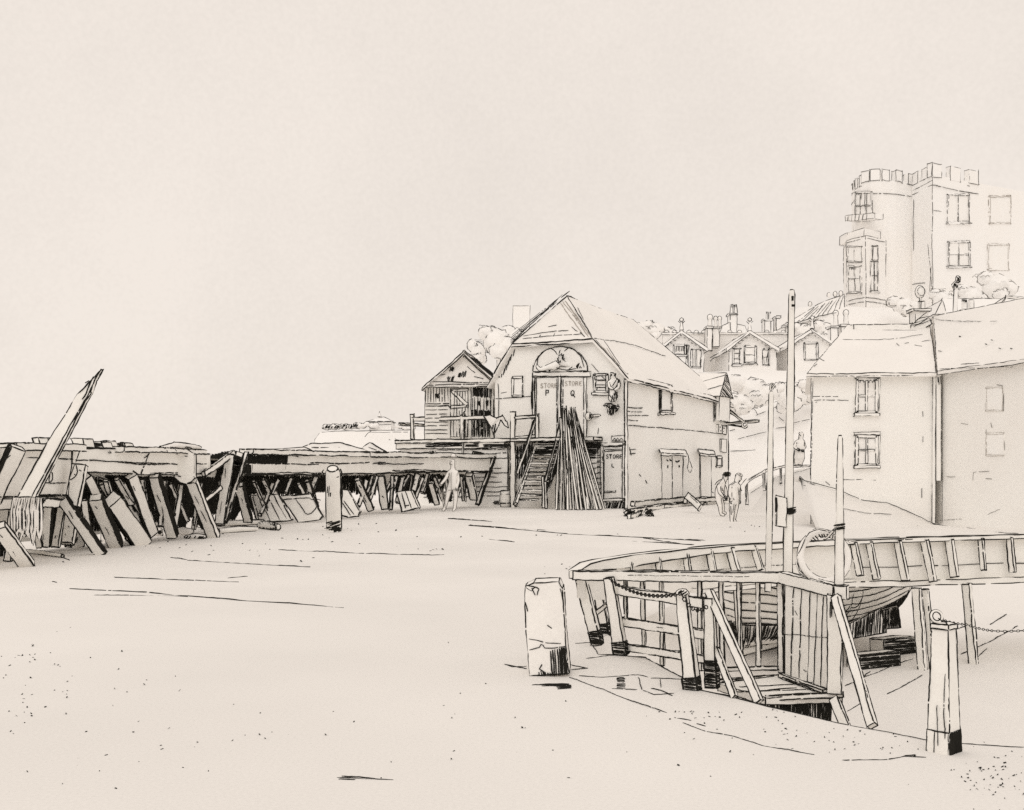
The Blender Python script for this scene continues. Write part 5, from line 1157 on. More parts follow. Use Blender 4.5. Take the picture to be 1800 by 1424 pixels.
def tree(px, py, D, wpx, hpx, label, group=None, nl=7, lw=1.2, name='tree', trunkpx=20, keep=.5, ink=None):
    s = D / F; c = at(px, py, D); W_, H_ = wpx*s, hpx*s
    t = thing(name, label, 'tree' if name == 'tree' else 'bush', V((c.x, c.y, c.z - H_*.5 - trunkpx*s)), group)
    m = MB(lw, .1); base = V((c.x, c.y, c.z - H_*.5 - trunkpx*s)); rt = W_*.05
    m.pipe([base, base.lerp(c, .5) + V((rt, 0, 0)), c], [rt*1.4, rt, rt*.6], 8)
    for k in range(4): a = k*1.6 + U(0, .6); m.pipe([base.lerp(c, .6), c + V((math.cos(a)*W_*.28, math.sin(a)*W_*.28, H_*.15))], [rt*.5, rt*.2], 5, ink=False)
    m.build('trunk', t, 'far', ink); m = MB(lw, .1)
    for k in range(nl):
        if k == 0: p, r = c + V((0, 0, H_*.05)), min(W_, H_)*.38
        else:
            a = k * 2.4; p = c + V((math.cos(a)*W_*.3*U(.8, 1.15), math.sin(a)*W_*.22, math.sin(k*1.9)*H_*.24)); r = min(W_, H_) * U(.2, .28)
        lump(m, p, r, k + px, (max(1, W_/H_*.75), 1, max(.8, H_/W_*.7)), lw, 3, keep); leaves(m, p, r, 14, (max(1, W_/H_*.75), 1, max(.8, H_/W_*.7)), s*1.6, lw)
    m.build('crown', t, 'far', ink); return t
tree(874, 606, 112, 62, 84, 'round tree with hatched side rising behind the shed roof', nl=6, trunkpx=25)
tree(840, 622, 116, 34, 60, 'small low tree at the left edge of the hill behind the shed', nl=5, trunkpx=25)
tree(906, 600, 120, 44, 66, 'faint tree below the square far chimney behind the boathouse', nl=5, trunkpx=30)
for x, y, w, h, l in ((1122,584,50,50,'leafy tree showing above the boathouse roof slope'), (1152,584,44,50,'scalloped tree above the boathouse roof, before the terrace'), (1180,592,30,40,'small tree at the end of the treeline over the left gable')): tree(x, y, 112, w, h, l, nl=5, trunkpx=14)
for x, y, w, h, D, l in ((1325,690,95,70,72,'broad leafy bush mass in front of the middle gabled cottage'), (1388,700,60,70,74,'leafy bush behind the tallest mast pole'), (1300,712,50,50,69,'low bush beside the hoist beam of the boathouse'), (1425,690,44,56,75,'bush at the corner of the white house roof')):
    tree(x, y, D, w, h, l, nl=7, name='bush', trunkpx=-10, keep=.36)
for x, y, w, h, l in ((1412,586,46,44,'round bush left of the glasshouse, behind the tall mast'), (1450,584,46,44,'round bush right of the finial below the glasshouse')): tree(x, y, 94, w, h, l, nl=5, name='bush', trunkpx=-8, keep=.62)
for x, y, w, h, D, l in ((1588,540,60,44,92,'low rounded bush at the foot of the castle left tower'), (1655,528,44,50,90,'bush left of the lamp post under the castle'), (1706,524,50,56,91,'bush right of the lamp post under the castle'), (1752,508,64,76,93,'larger faint bush under the right castle windows')):
    tree(x, y, D, w, h, l, nl=6, name='bush', trunkpx=-8, keep=.4, ink=FAINT)
m = MB(1.3, .05)
for k in range(26):
    x = 572 + k*3.6 + U(-2, 2); c = at(x, 751 - 4*sst(x, 575, 660) + U(-2, 2), 231); r = U(3, 5.5)*231/F
    vs, fs = ico(c, r, 2, .2, 1.4, k, (1.3, 1, .9)); m.organic(vs, fs, 1.2, keep=.7)
    if k < 17:
        for j in range(5): a = U(-1, 1)*r; m.stroke([c + V((a, -r*1.1, -r*.5)), c + V((a + r*.4, -r*1.05, r*U(.1, .8)))], 1.5)
tag(m.build('clifftop_hedge', None, 'far'), 'dark scrubby hedge along the top of the far cliff', 'hedge')
for k in range(1):
    m = MB(1.1, .1)
    for j in range(6):
        c = at(698 + j*5, 752 - (2 if j < 3 else 0), 233); vs, fs = ico(c, U(4, 6)*233/F, 2, .15, 1.4, j + 40, (1.3, 1, .7)); m.organic(vs, fs, 1.1, keep=.5)
    tag(m.build('clifftop_hedge', None, 'far'), 'pale low hedge right of the lone house on the far cliff', 'hedge')

# ================================================================== FAR HOUSES
def block(mb, lo, hi, z0, z1, **k): mb.box((lo[0], lo[1], z0), (hi[0], hi[1], z1), **k)
D = 232; t = thing('distant_house', 'lone small house with spired roof on the far cliff', 'house', at(667, 752, D)); s = D/F
xl, xr = at(650, 750, D).x, at(688, 750, D).x
m = MB(1.2, .08); m.box((xl, D, zat(752, D) - .6), (xr, D + 5, zat(742, D))); m.lines(Plane((0, D, 0), (0, -1, 0)), [[(652,747),(688,746)]], 1.1); m.build('wall', t, 'far')
m = MB(1.2, .06); zr, ze = zat(732, D), zat(741, D)
m.solid([V((xl - .5, D - .4, ze)), V((xr + .4, D - .4, ze)), V((xr + .4, D + 5.4, ze)), V((xl - .5, D + 5.4, ze)), V((xl + 2, D + 2.5, zr)), V((xr - 2, D + 2.5, zr))], [(0, 1, 5, 4), (1, 2, 5), (2, 3, 4, 5), (3, 0, 4), (3, 2, 1, 0)])
rf = m.build('roof', t, 'far'); m = MB(1.2, .03); m.pipe([at(667, 733, D + 2), at(667, 724, D + 2)], [.45, .05], 6); m.build('spire', rf, 'far')
m = MB(1.1, .1); D = 128; m.box((at(902, 540, D).x, D, zat(600, D)), (at(931, 540, D).x, D + 2.5, zat(537, D)), lw=1.1, gap=.15); tag(m.build('square_chimney', None, 'far', FAINT), 'plain square chimney block rising far behind the boathouse roof', 'chimney')

def cpots(t, parent_mesh, xs, y0, y1, D, w, hood=True, lw=1.3):
    for x in xs:
        m = MB(lw, .04); A, B = at(x, y0, D), at(x, y1, D); r = w*D/F/2
        m.pipe([B, A.lerp(B, .3), A], [r, r*.8, r*.9], 8)
        if hood: vs, fs = ico(A, r*1.15, 2, .05, 1, x, (1, 1, 1.2)); m.organic(vs, fs, lw, keep=.9)
        else: m.hatch([A + V((-r, -r*1.1, 0)), A + V((r, -r*1.1, 0)), A + V((r, -r*1.1, -r*2)), A + V((-r, -r*1.1, -r*2))], (0, 0, 1), sp=2, lw=1.4)
        m.build('chimney_pot', parent_mesh, 'far')
def chimney(t, x0, x1, y0, y1, D, pots=(), pw=7, ph=18, hood=True, dep=1.0, lw=1.4):
    m = MB(lw, .07); m.box((at(x0, y0, D).x, D, zat(y1, D)), (at(x1, y0, D).x, D + dep, zat(y0, D))); m.box((at(x0-1.5, y0, D).x, D - .06, zat(y0+1, D)), (at(x1+1.5, y0, D).x, D + dep + .06, zat(y0-2, D)))
    c = m.build('chimney', t, 'far'); cpots(t, c, pots, y0 - ph, y0 - 2, D + dep*.5, pw, hood, lw); return c
# long terrace roof behind the gables
D = 95; t = thing('terrace', 'long low terrace with a parapet of small merlons behind the gabled cottages', 'building', at(1320, 640, D))
m = MB(1.2, .12); m.box((at(1165, 600, D).x, D, zat(660, D)), (at(1480, 600, D).x, D + 8, zat(587, D)), lw=1.2, gap=.25); m.build('wall', t, 'far')
m = MB(1.2, .15); m.box((at(1163, 600, D).x, D - .15, zat(588, D)), (at(1481, 600, D).x, D + .3, zat(585, D)), lw=1.1, gap=.2); m.build('parapet', t, 'far')
for x in list(range(1172, 1244, 13)) + [1283, 1300, 1348, 1363, 1377, 1405]:
    m = MB(1.2, .05); vs, fs = ico(at(x, 584, D + .1), 3.4*D/F, 2, .04, 1, x, (1.1, .6, 1)); m.organic(vs, fs, 1.2, keep=.85); m.build('merlon', t, 'far')
chimney(t, 1243, 1252, 576, 616, 93, (1248,), 8, 18); chimney(t, 1253, 1264, 577, 610, 93.5, (1258, 1265), 6, 17)
chimney(t, 1283, 1295, 553, 592, 99, (1286, 1293), 5, 17, False); chimney(t, 1344, 1356, 563, 592, 99, (1348, 1353), 3, 15, False)
m = MB(1.2, .08); p0 = [at(1262,592,99.2), at(1270,573,99.2), at(1283,566,99.2), at(1310,574,99.2), at(1318,592,99.2)]; m.prism(p0, (0, 5, 0), lw=1.1, gap=.3); m.build('roof', t, 'far')
chimney(t, 1365, 1371, 558, 592, 99, (), 5, 10)
# gabled cottages
def cottage(x0, x1, xa, ya, ye, yb, D, label, wins, flank=None):
    t = thing('gabled_cottage', label, 'cottage', at(xa, yb, D), 'gabled cottages below the terrace'); P = Plane((0, D, 0), (0.0, -1, 0))
    m = MB(1.3, .15); q = [P.hit(x, y) for x, y in ((x0+6, yb), (x0+6, ye+2), (xa, ya+5), (x1-6, ye+2), (x1-6, yb))]; m.prism(q, (0, 6, 0), gap=.2)
    m.build('wall', t, 'far'); m = MB(1.4, .06)
    a, l, r = at(xa, ya, D - .5), at(x0, ye, D - .5), at(x1, ye, D - .5); bk = V((0, 7, 0)); th = V((0, 0, -.25))
    vs = [a, l, r, a+bk, l+bk, r+bk] + [p + th for p in (a, l, r, a+bk, l+bk, r+bk)]
    m.solid(vs, [(0, 3, 4, 1), (0, 2, 5, 3), (0, 1, 7, 6), (2, 0, 6, 8), (1, 4, 10, 7), (5, 2, 8, 11), (6, 7, 10, 9), (8, 6, 9, 11), (4, 3, 9, 10), (3, 5, 11, 9)], lw=1.4)
    rf = m.build('roof', t, 'far')
    m = MB(1.2, .1); B = Plane((0, D - .52, 0), (0, -1, 0))
    for sgn, xe in ((0, x0), (1, x1)):
        for k in range(1, 7):
            u = k / 7; x, y = xa + (xe - xa)*u, ya + (ye - ya)*u + 6; m.lines(Plane((0, D - .1, 0), (0, -1, 0)), [[(x-2.5, y), (x-1, y+3), (x+2, y+1.5)]], 1.2, gap=.1)
    m.prism([at(xa-3, ya+2, D-.45), at(xa+3, ya+2, D-.45), at(xa, ya+8, D-.45)], (0, .2, 0)); m.build('bargeboard', rf, 'far')
    m = MB(1.4, .02); f = at(xa, ya, D - .4); m.pipe([f, f + Z*.4, f + Z*.75], [.16, .09, .05], 6); vs, fs = ico(f + Z*.85, .15, 1, .05, 1, xa); m.organic(vs, fs, 1.5, keep=1.2); m.stroke([f + V((-.25,-.1,.7)), f + V((-.1,-.1,.55))], 1.3); m.stroke([f + V((.25,-.1,.7)), f + V((.1,-.1,.55))], 1.3); m.build('finial', rf, 'far')
    for w in wins: window(P, w[0], w[1], w[2], w[3], w[4], w[5], t, 1.3, .06, w[6], w[7], w[8], 'far')
    return t
cottage(1158, 1244, 1198, 581, 612, 655, 88, 'gabled cottage partly hidden by the boathouse roof', [(1184,607,1205,623,1,1,2.5,True,[[(1185,608),(1204,608),(1204,618),(1185,617)]]), (1207,608,1210,645,1,1,2,False,[[(1207,608),(1210,608),(1210,645),(1207,645)]]), (1216,615,1231,645,2,1,2.5,False,None)])
cottage(1276, 1371, 1318, 581, 613, 657, 87, 'middle gabled cottage with three sash windows above the bushes', [(1289,613,1301,640,1,3,2.5,True,[[(1298,614),(1301,614),(1301,640),(1298,640)]]), (1309,609,1328,638,1,2,2.5,True,None), (1342,614,1351,641,1,2,2.5,False,[[(1347,615),(1351,615),(1351,640),(1347,640)]])])
tc = cottage(1386, 1472, 1428, 578, 606, 657, 86, 'gabled cottage behind the tallest mast with one tall window', [(1414,603,1436,632,1,1,2.5,False,[[(1433,604),(1438,604),(1437,632),(1434,630)]])])
chimney(tc, 1461, 1473, 575, 602, 86.5, (1469,), 8, 24); chimney(tc, 1479, 1491, 572, 600, 87, (1487,), 8, 22)
# lean-to glass roof left of the castle
D = 96; t = thing('glasshouse', 'sloping lean-to glass roof beside the castle left bay', 'glasshouse', at(1440, 570, D)); m = MB(1.3, .1)
a = [at(1374,574,95), at(1484,545,95), at(1484,518,98.5), at(1448,530,98.5)]
m.solid(a + [p - Z*.15 for p in a], [(0, 1, 2, 3), (7, 6, 5, 4)] + [((i+1) % 4, i, 4+i, 4+(i+1) % 4) for i in range(4)])
GP = Plane(a[0], (a[1]-a[0]).cross(a[2]-a[0]))
for k in range(9): m.lines(GP, [[(1400 + k*9, 567 - k*2.4), (1432 + k*6.4, 541 - k*2.6)]], 1.2, gap=.12)
m.build('roof', t, 'far'); m = MB(1.2, .1); m.prism([at(1380,574,95.2), at(1484,547,95.2), at(1484,600,95.2), at(1380,600,95.2)], (0, 4, 0), gap=.4); m.build('wall', t, 'far')
for x, y in ((1457,519), (1468,517), (1478,516), (1424,535)):
    m = MB(1.2, .05); vs, fs = ico(at(x, y, 98.3), 4*98/F, 2, .05, 1, x, (.8, .6, 1.2)); m.organic(vs, fs, 1.2, keep=.8); m.build('finial', t, 'far')

INK0 = INK; INK = DISTANT; LS[:] = [.74, 1.6]
# ================================================================== CASTLE on the hill
t = thing('castle_house', 'large castellated house with round tower and bay windows on the hill', 'castle', at(1638, 560, 98)); 
ztop, zst, zb_ = 29.1, 27.2, 13.5
dr = [at(x, HZ, D) for x, D in ((1500,107),(1497,104.5),(1503,102.4),(1514,101.1),(1530,100.3),(1550,100.1),(1575,100.5),(1604,101.6))]
bl = [at(x, HZ, D) for x, D in ((1604,101.0),(1638,97.5),(1720,100.5),(2000,112.0))]
def ground_poly(P, z): return [V((p.x, p.y, z)) for p in P]
dback = [V((42, 113, 0)), V((37.4, 113, 0))]; bback = [V((66, 126, 0)), V((40, 118, 0))]
m = MB(1.2, .12)
pts = ground_poly(dr + dback, zb_); n = len(pts); vs = pts + [p + Z*(ztop - .72 - zb_) for p in pts]
m.add(vs, [((i+1) % n, i, n+i, n+(i+1) % n)[::-1] for i in range(n)] + [tuple(range(n, 2*n))])
m.stroke([V((p.x, p.y, zst)) - Z*.0 + V((0, -.08, 0)) for p in dr], 1.3, gap=.1); m.stroke([V((p.x, p.y - .1, zst + .25)) for p in dr[1:4]], 1.1); 
for x0, D0, z1, z2 in ((1498,104.4,zb_+6.5,ztop-1), (1499.5,103.6,22,zst), (1606,101.2,17.5,ztop), (1609,101.0,zb_,25)): p = at(x0, HZ, D0); m.stroke([V((p.x, p.y - .15, z1)), V((p.x, p.y - .15, z2))], 1.2, gap=.1)
DP_ = vplane(1520, 100.7, 1600, 101.4)
for L in ([(1548,350),(1552,352)], [(1576,385),(1580,384)], [(1540,360),(1541,372)], [(1570,475),(1576,480)]): m.lines(DP_, [L], 1.1)
m.build('tower', t, 'far', FAINT if False else None)
m = MB(1.2, .12); pts = ground_poly(bl + bback, zb_); n = len(pts); vs = pts + [p + Z*(ztop - .9 - zb_) for p in pts]
m.add(vs, [((i+1) % n, i, n+i, n+(i+1) % n)[::-1] for i in range(n)] + [tuple(range(n, 2*n))])
m.stroke([V((p.x, p.y - .08, zst)) for p in bl[:3]], 1.4, gap=.06); m.stroke([V((p.x, p.y - .08, zst + .4)) for p in bl[:2]], 1.2); m.stroke([V((p.x, p.y - .08, zst + .9)) for p in bl[:2]], 1.2, gap=.3)
p = bl[1]; m.stroke([V((p.x, p.y - .08, zb_ + 3.5)), V((p.x, p.y - .08, ztop))], 1.3, gap=.08); m.stroke([V((p.x + .12, p.y - .08, zb_ + 3)), V((p.x - .4, p.y - .05, 22))], 1.2, gap=.1); m.stroke([V((p.x - .3, p.y - .05, zb_ + 4)), V((p.x - .1, p.y - .05, 20))], 1.2, gap=.1)
BP = Plane(bl[1], (bl[2] - bl[1]).cross(Z))
for L in ([(1640,369),(1655,372)], [(1700,325),(1706,328)], [(1668,395),(1680,391),(1695,393)]): m.lines(BP, [L], 1.0)
LP = Plane(bl[0], (bl[1] - bl[0]).cross(Z)); m.lines(LP, [[(1604,500),(1615,498),(1626,497)], [(1606,350),(1606,440)]], 1.2)
m.build('main_block', t, 'far')
def crenel(P, lw=1.2, w=1.05, gapm=.85, h=1.15, dep=.5, zt=None):
    L = []; acc = 0
    for a, b in zip(P, P[1:]):
        d = (b - a).length; u = (b - a).normalized(); s = -acc
        while s < d:
            lo, hi = max(0, s), min(d, s + w)
            if hi - lo > .25:
                q = a + u*lo; r = a + u*hi; nn = V((-u.y, u.x, 0)) * dep
                m = MB(lw, .1); zz = (zt or ztop) - 1.1
                m.prism([V((q.x, q.y - .05, zz)), V((r.x, r.y - .05, zz)), V((r.x + nn.x, r.y + nn.y, zz)), V((q.x + nn.x, q.y + nn.y, zz))], Z*(h + U(-.08, .08)), lw=lw, gap=.15); m.build('merlon', t, 'far')
            s += w + gapm
        acc = d - s + w + gapm if False else 0
crenel([dr[1], dr[2], dr[3]], w=.5, gapm=.4, zt=ztop+.1, h=1.0); crenel(dr[3:8], w=.8, gapm=.8, zt=ztop+.35, h=1.0); crenel(bl[:2], w=1.0, gapm=.7, zt=ztop+.1, h=1.0); crenel(bl[1:3], w=1.25, gapm=1.2, h=1.2)
# lower canted bay and its windows
bay = [at(x, HZ, D) for x, D in ((1483,102.5),(1488,99.8),(1522,97.6),(1557,99.4),(1558,101))]
zb0, zb1 = zat(535, 98), zat(416, 98)
b1 = [(1487,528,99.8), (1522,97.6)]
m = MB(1.3, .12); pts = ground_poly(bay, zb0 - .6); n = len(pts); m.prism(pts, Z*(zb1 - zb0 + .6), gap=.15)
m.stroke([V((p.x, p.y - .06, zb1 - .25)) for p in bay], 1.2, gap=.1); m.stroke([V((p.x, p.y - .06, zb0 + .2)) for p in bay], 1.3, gap=.08); m.stroke([V((p.x, p.y - .06, zb0 + .55)) for p in bay], 1.2, gap=.12)
tp_ = [V((c.x, c.y, zb1)) for c in [bay[1].lerp(bay[2], .12) + V((0, .4, 0)), bay[2] + V((0, .5, 0)), bay[3].lerp(bay[2], .2) + V((0, .4, 0)), bay[3] + V((0, 2, 0)), bay[1] + V((0, 2, 0))]]
m.prism(tp_, Z*.75, gap=.15); bw_ = m.build('bay', t, 'far')
W1 = Plane(bay[1], (bay[2] - bay[1]).cross(Z)); W2 = Plane(bay[2], (bay[3] - bay[2]).cross(Z))
window(W1, 1491, 434, 1515, 460, 2, 1, t, 1.2, .08, 2.2, False, None, 'far'); window(W1, 1492, 468, 1514, 514, 2, 2, t, 1.3, .08, 2.2, True, [[(1493,469),(1506,469),(1506,474),(1493,473)]], 'far')
window(W2, 1532, 433, 1542, 456, 1, 1, t, 1.3, .08, 2, False, None, 'far'); window(W2, 1530, 460, 1542, 512, 2, 2, t, 1.2, .08, 2, True, None, 'far')
TP = Plane(dr[3], (dr[4] - dr[2]).cross(Z))
window(TP, 1505, 338, 1533, 384, 3, 2, t, 1.3, .12, 2.4, False, [[(1506,340),(1512,338),(1512,342),(1506,343)]], 'far')
m = MB(1.2, .08); q = [TP.hit(1501, 390), TP.hit(1552, 386)]; nn = TP.n
m.prism([q[0], q[1], q[1] + nn*.9, q[0] + nn*.9], Z*.5, gap=.1)
for k in range(6): m.stroke([q[0].lerp(q[1], .08 + k*.13) + nn*.92, q[0].lerp(q[1], .1 + k*.13) + nn*.92 + Z*.45], 1.2)
m.build('balcony', t, 'far')
for w in ((1665,343,1702,391,2,1), (1738,345,1775,393,1,1), (1666,426,1703,468,2,2), (1736,430,1772,474,1,1)): window(BP, *w, t, 1.2, .1, 2.4, w[0] < 1700, None, 'far', None if w[0] < 1700 else SOFT, gap=.3)

INK = INK0; LS[:] = [.76, 1.6]
# ================================================================== WHITE HOUSE on the right
D = 37.0; t = thing('white_house', 'plain white two storey house with hipped roof and two sash windows', 'house', at(1530, 905, D)); P = Plane((0, D, 0), (0, -1, 0))
xl, xr = at(1426, 800, D).x, at(1641, 800, D).x; zev = zat(657, D)
m = MB(1.5, .1); m.prism([(xl, D, -.05), (xr, D, -.05), (xr + 1.5, D + 8, -.05), (xl + 2.4, D + 8, -.05)], (0, 0, zev + .03), gap=.12)
for L in ([(1431,697),(1474,697)], [(1432,703),(1492,704)], [(1433,707),(1436,706)], [(1428,670),(1427,760),(1425,835)], [(1622,768),(1622,776)], [(1620,860),(1620,874)], [(1470,843),(1540,845)], [(1500,720),(1540,722)], [(1623,722),(1623,732)], [(1612,660),(1626,658)], [(1450,846),(1458,852)]): m.lines(P, [L], 1.2, gap=.22)
m.build('wall', t, 'wall')
RA = [at(1418, 657, D - .35), at(1646, 655, D - .35), V((at(1646, 655, D).x, D + 8.3, zev)), V((xl + 2.0, D + 8.3, zev))]
zrg = 7.25; R0, R1 = V((at(1490, 580, 41).x, 41.0, zrg)), V((at(1634, 575, 41).x, 41.0, zrg))
m = MB(1.6, .08); vs = RA + [R0, R1] + [p - Z*.12 for p in RA]
m.add(vs, [(0, 1, 5, 4), (1, 2, 5), (2, 3, 4, 5), (3, 0, 4), (9, 8, 7, 6), (0, 6, 7, 1), (3, 9, 6, 0), (1, 7, 8, 2)])
m.stroke([RA[0], RA[1]], 1.9, gap=.06); m.stroke([RA[0] - Z*.1, RA[1] - Z*.1], 1.3, gap=.25); m.stroke([RA[0], R0], 1.4, gap=.28); m.stroke([RA[1], R1], 1.5, gap=.06); m.stroke([R0, R1], 1.2, gap=.3)
HP = Plane(RA[0], (RA[1]-RA[0]).cross(R1-RA[0]))
for L in ([(1483,597),(1540,597),(1580,595),(1622,588)], [(1576,604),(1580,608)], [(1590,604),(1598,603)], [(1430,645),(1436,640)], [(1620,600),(1634,598)], [(1608,606),(1620,608)], [(1440,630),(1448,634)]): m.lines(HP, [L], 1.1, gap=.2)
rf = m.build('roof', t, 'roof')
m = MB(1.6, .08); m.box((at(1500, 575, 40.6).x, 40.6, 6.9), (at(1600, 575, 40.6).x, 41.3, zat(570, 40.6))); m.box((at(1496, 575, 40.5).x, 40.5, 6.88), (at(1612, 575, 40.5).x, 41.4, zat(581, 40.5))); m.build('ridge_parapet', rf, 'wall')
for y0, y1 in ((664, 725), (764, 817)):
    w = window(P, 1505, y0 + 3, 1540, y1, 2, 2, t, 1.6, .07, 4.5, True, [[(1507,y0+5),(1537,y0+5),(1537,y0+8),(1507,y0+9)]] if y0 < 700 else None)
    m = MB(1.5, .08); m.bar(P, (1500, y0 - 1), (1545, y0 - 2), 4, .1); m.bar(P, (1545, y0 + 2), (1543, y1 - 3), 2.5, .05); m.build('surround', w, 'wall')
m = MB(1.6, .06); m.pipe([at(1650, 655, 36.8), at(1650, 845, 36.8)], .075, 8, lw=1.6); m.pipe([at(1643, 660, 36.9), at(1641, 921, 36.9)], .05, 8, lw=1.6); m.hatch([at(1648,662,36.6), at(1654,662,36.6), at(1653,676,36.6), at(1649,676,36.6)], (0, 0, 1), sp=2, lw=1.4); m.build('drainpipe', t, 'wall')
# big twisted chimney on the ridge
m = MB(1.7, .05); Dc = 40.8; x0, x1 = at(1608, 550, Dc).x, at(1632, 550, Dc).x; zc0, zc1 = zat(577, Dc), zat(547, Dc)
m.box((x0, Dc, 6.9), (x1, Dc + .55, zc1)); m.box((x0 - .08, Dc - .08, zc1), (x1 + .08, Dc + .63, zc1 + .1)); CP = Plane((0, Dc - .02, 0), (0, -1, 0))
m.prism([at(1601,577,Dc-.1), at(1604,568,Dc-.1), at(1634,560,Dc-.1), at(1638,570,Dc-.1), at(1628,576,Dc-.1)], (0, .7, 0))
for L in ([(1604,570),(1615,560),(1632,556)], [(1606,574),(1620,567),(1634,556)], [(1611,562),(1624,553),(1630,549)], [(1605,572),(1622,570),(1636,563)]): m.lines(CP.back(-.12), [L], 1.6)
ch = m.build('chimney', rf, 'wall'); m = MB(1.6, .04); m.pipe([at(1620, 548, Dc + .25), at(1620, 530, Dc + .25)], .12, 10, lw=1.8); m.hatch([at(1616,530,Dc), at(1619,529,Dc), at(1619,545,Dc), at(1616,545,Dc)], (0,0,1), sp=1.6, lw=1.6); m.build('chimney_pot', ch, 'wall') if False else tag(m.build('chimney_pot', None, 'wall'), 'single round chimney pot on top of the twisted white house chimney', 'chimney pot')
m = MB(1.3, .08); c = at(1617, 513, Dc + .2); vs, fs = ico(c, .2, 3, .04, 1, 5, (.85, .5, 1.15)); m.organic(vs, fs, 1.5, keep=.9); m.stroke([c + V((.19*math.cos(a)*.75, -.13, .22*math.sin(a)*.8)) for a in [i*.45 for i in range(15)]], 1.1, gap=.15); m.pipe([at(1618, 531, Dc + .22), at(1618, 523, Dc + .2)], .03, 6); m.build('cowl', ch, 'wall') if False else tag(m.build('chimney_cowl', None, 'wall'), 'round disc cowl above the chimney pot of the white house', 'cowl')
# neighbouring wing, fading out to the right
t = thing('side_building', 'faint broad building with a plain roof joined to the white house', 'house', at(1720, 930, 35)); a, b2 = at(1656, HZ, 36.9), at(2150, HZ, 26.6); P2 = Plane(a, (b2 - a).cross(Z))
m = MB(1.2, .15); q = [V((a.x, a.y, -.05)), V((b2.x, b2.y, -.05)), V((b2.x + 3, b2.y + 8, -.05)), V((a.x + 1, a.y + 8, -.05))]
m.add(q + [p + Z*5.1 for p in q], [(0, 1, 5, 4), (1, 2, 6, 5), (2, 3, 7, 6), (3, 0, 4, 7), (4, 5, 6, 7)])
m.stroke([V((a.x, a.y - .03, 0)), V((a.x, a.y - .03, 5))], 1.4, gap=.1)
for L in ([(1733,690),(1732,715)], [(1733,755),(1732,798)], [(1764,692),(1764,722)], [(1765,770),(1766,790)], [(1752,676),(1762,678)], [(1690,744),(1700,746)], [(1742,744),(1744,752)], [(1710,845),(1710,830),(1716,829)], [(1720,829),(1740,828)], [(1732,840),(1742,841)], [(1735,905),(1758,895)], [(1665,838),(1680,838)], [(1650,915),(1690,913)]): m.lines(P2, [L], 1.1, gap=.3)
m.build('wall', t, 'wall', FAINT)
for w in ((1734,682,1763,722), (1734,762,1765,800)): window(P2, *w, 1, 1, t, .8, .02, 2, False, None, 'wall', SOFT, gap=.6)
m = MB(1.4, .1); e0, e1 = at(1648, 652, 36.5), V((b2.x, b2.y - .4, 5.12)); g0, g1 = at(1641, 556, 41.2), V((b2.x + 2, b2.y + 4.2, at(1641, 556, 41.2).z))
e0.z = 5.12
m.solid([e0, e1, g1, g0] + [p - Z*.12 for p in (e0, e1)] + [g1 + V((2, 5, -2.2)), g0 + V((1, 5, -2.2))], [(0, 1, 2, 3), (0, 4, 5, 1), (3, 2, 6, 7), (4, 0, 3, 7)], lw=1.5, gap=.1)
R2 = Plane(e0, (e1 - e0).cross(g0 - e0)); 
for L in ([(1644,561),(1670,564),(1700,565),(1725,564)], [(1740,565),(1752,565)], [(1652,648),(1700,647),(1780,645)], [(1650,617),(1655,618)], [(1690,640),(1720,638)]): m.lines(R2, [L], 1.1, gap=.25)
for q in ((1686,590), (1696,640), (1756,612), (1775,612), (1742,598), (1732,605)): m.lines(R2, [[q, (q[0]+3, q[1]+.5)]], 1.6)
m.build('roof', t, 'roof')
# house behind: ridge, dormers, chimney stack
D = 56; t = thing('rear_house', 'low roof with pointed dormers and two chimney pots behind the side building', 'house', at(1710, 560, D)); P = Plane((0, D, 0), (0, -1, 0))
m = MB(1.3, .1); a, b2, c2, d2 = at(1640, 566, D), at(1830, 566, D), at(1830, 526, D + 3), at(1656, 525, D + 3)
m.solid([a, b2, c2, d2, a - Z*2, b2 - Z*2, c2 + V((0, 4, -3)), d2 + V((0, 4, -3))], [(0, 1, 2, 3), (4, 5, 1, 0), (3, 2, 6, 7), (4, 0, 3, 7)], lw=1.3, gap=.15); m.build('roof', t, 'far')
for x0, xa, x1, ya, yb, ex in ((1643,1656,1666,528,553,0), (1718,1768,1748,521,553,1), (1780,1790,1800,535,553,0)):
    m = MB(1.3, .08); q = [P.hit(x, y, .3) for x, y in ((x0, yb), (xa, ya), (x1, yb))]
    m.prism(q, (.2 if not ex else 1.0, 2.5, 0)); 
    if ex: m.beam(P.hit(1768, 521, .3), P.hit(1800, 525, .3), .12)
    m.build('dormer', t, 'far')
m = MB(1.3, .08); m.box((at(1688, 550, D-.6).x, D - .6, zat(556, D)), (at(1712, 550, D-.6).x, D, zat(547, D))); c = m.build('chimney', t, 'far')
for x in (1695, 1707): m = MB(1.4, .05); m.pipe([at(x, 547, D-.3), at(x, 528, D-.3)], 4.6*D/F, 10, lw=1.4); (m.hatch([at(x-5,526,D-.5), at(x+5,526,D-.5), at(x+4,531,D-.5), at(x-4,530,D-.5)], (1,0,.1), sp=1.6, lw=1.5) if x < 1700 else None); m.build('chimney_pot', c, 'far')
D = 52; t = thing('lamp_post', 'dark topped lamp post with crooked bracket before the castle', 'lamp', at(1679, 555, D))
m = MB(1.6, .04); m.pipe([at(1679, 556, D), at(1681, 505, D), at(1682, 498, D)], [.1, .085, .06], 8, lw=1.6); m.build('pole', t, 'far')
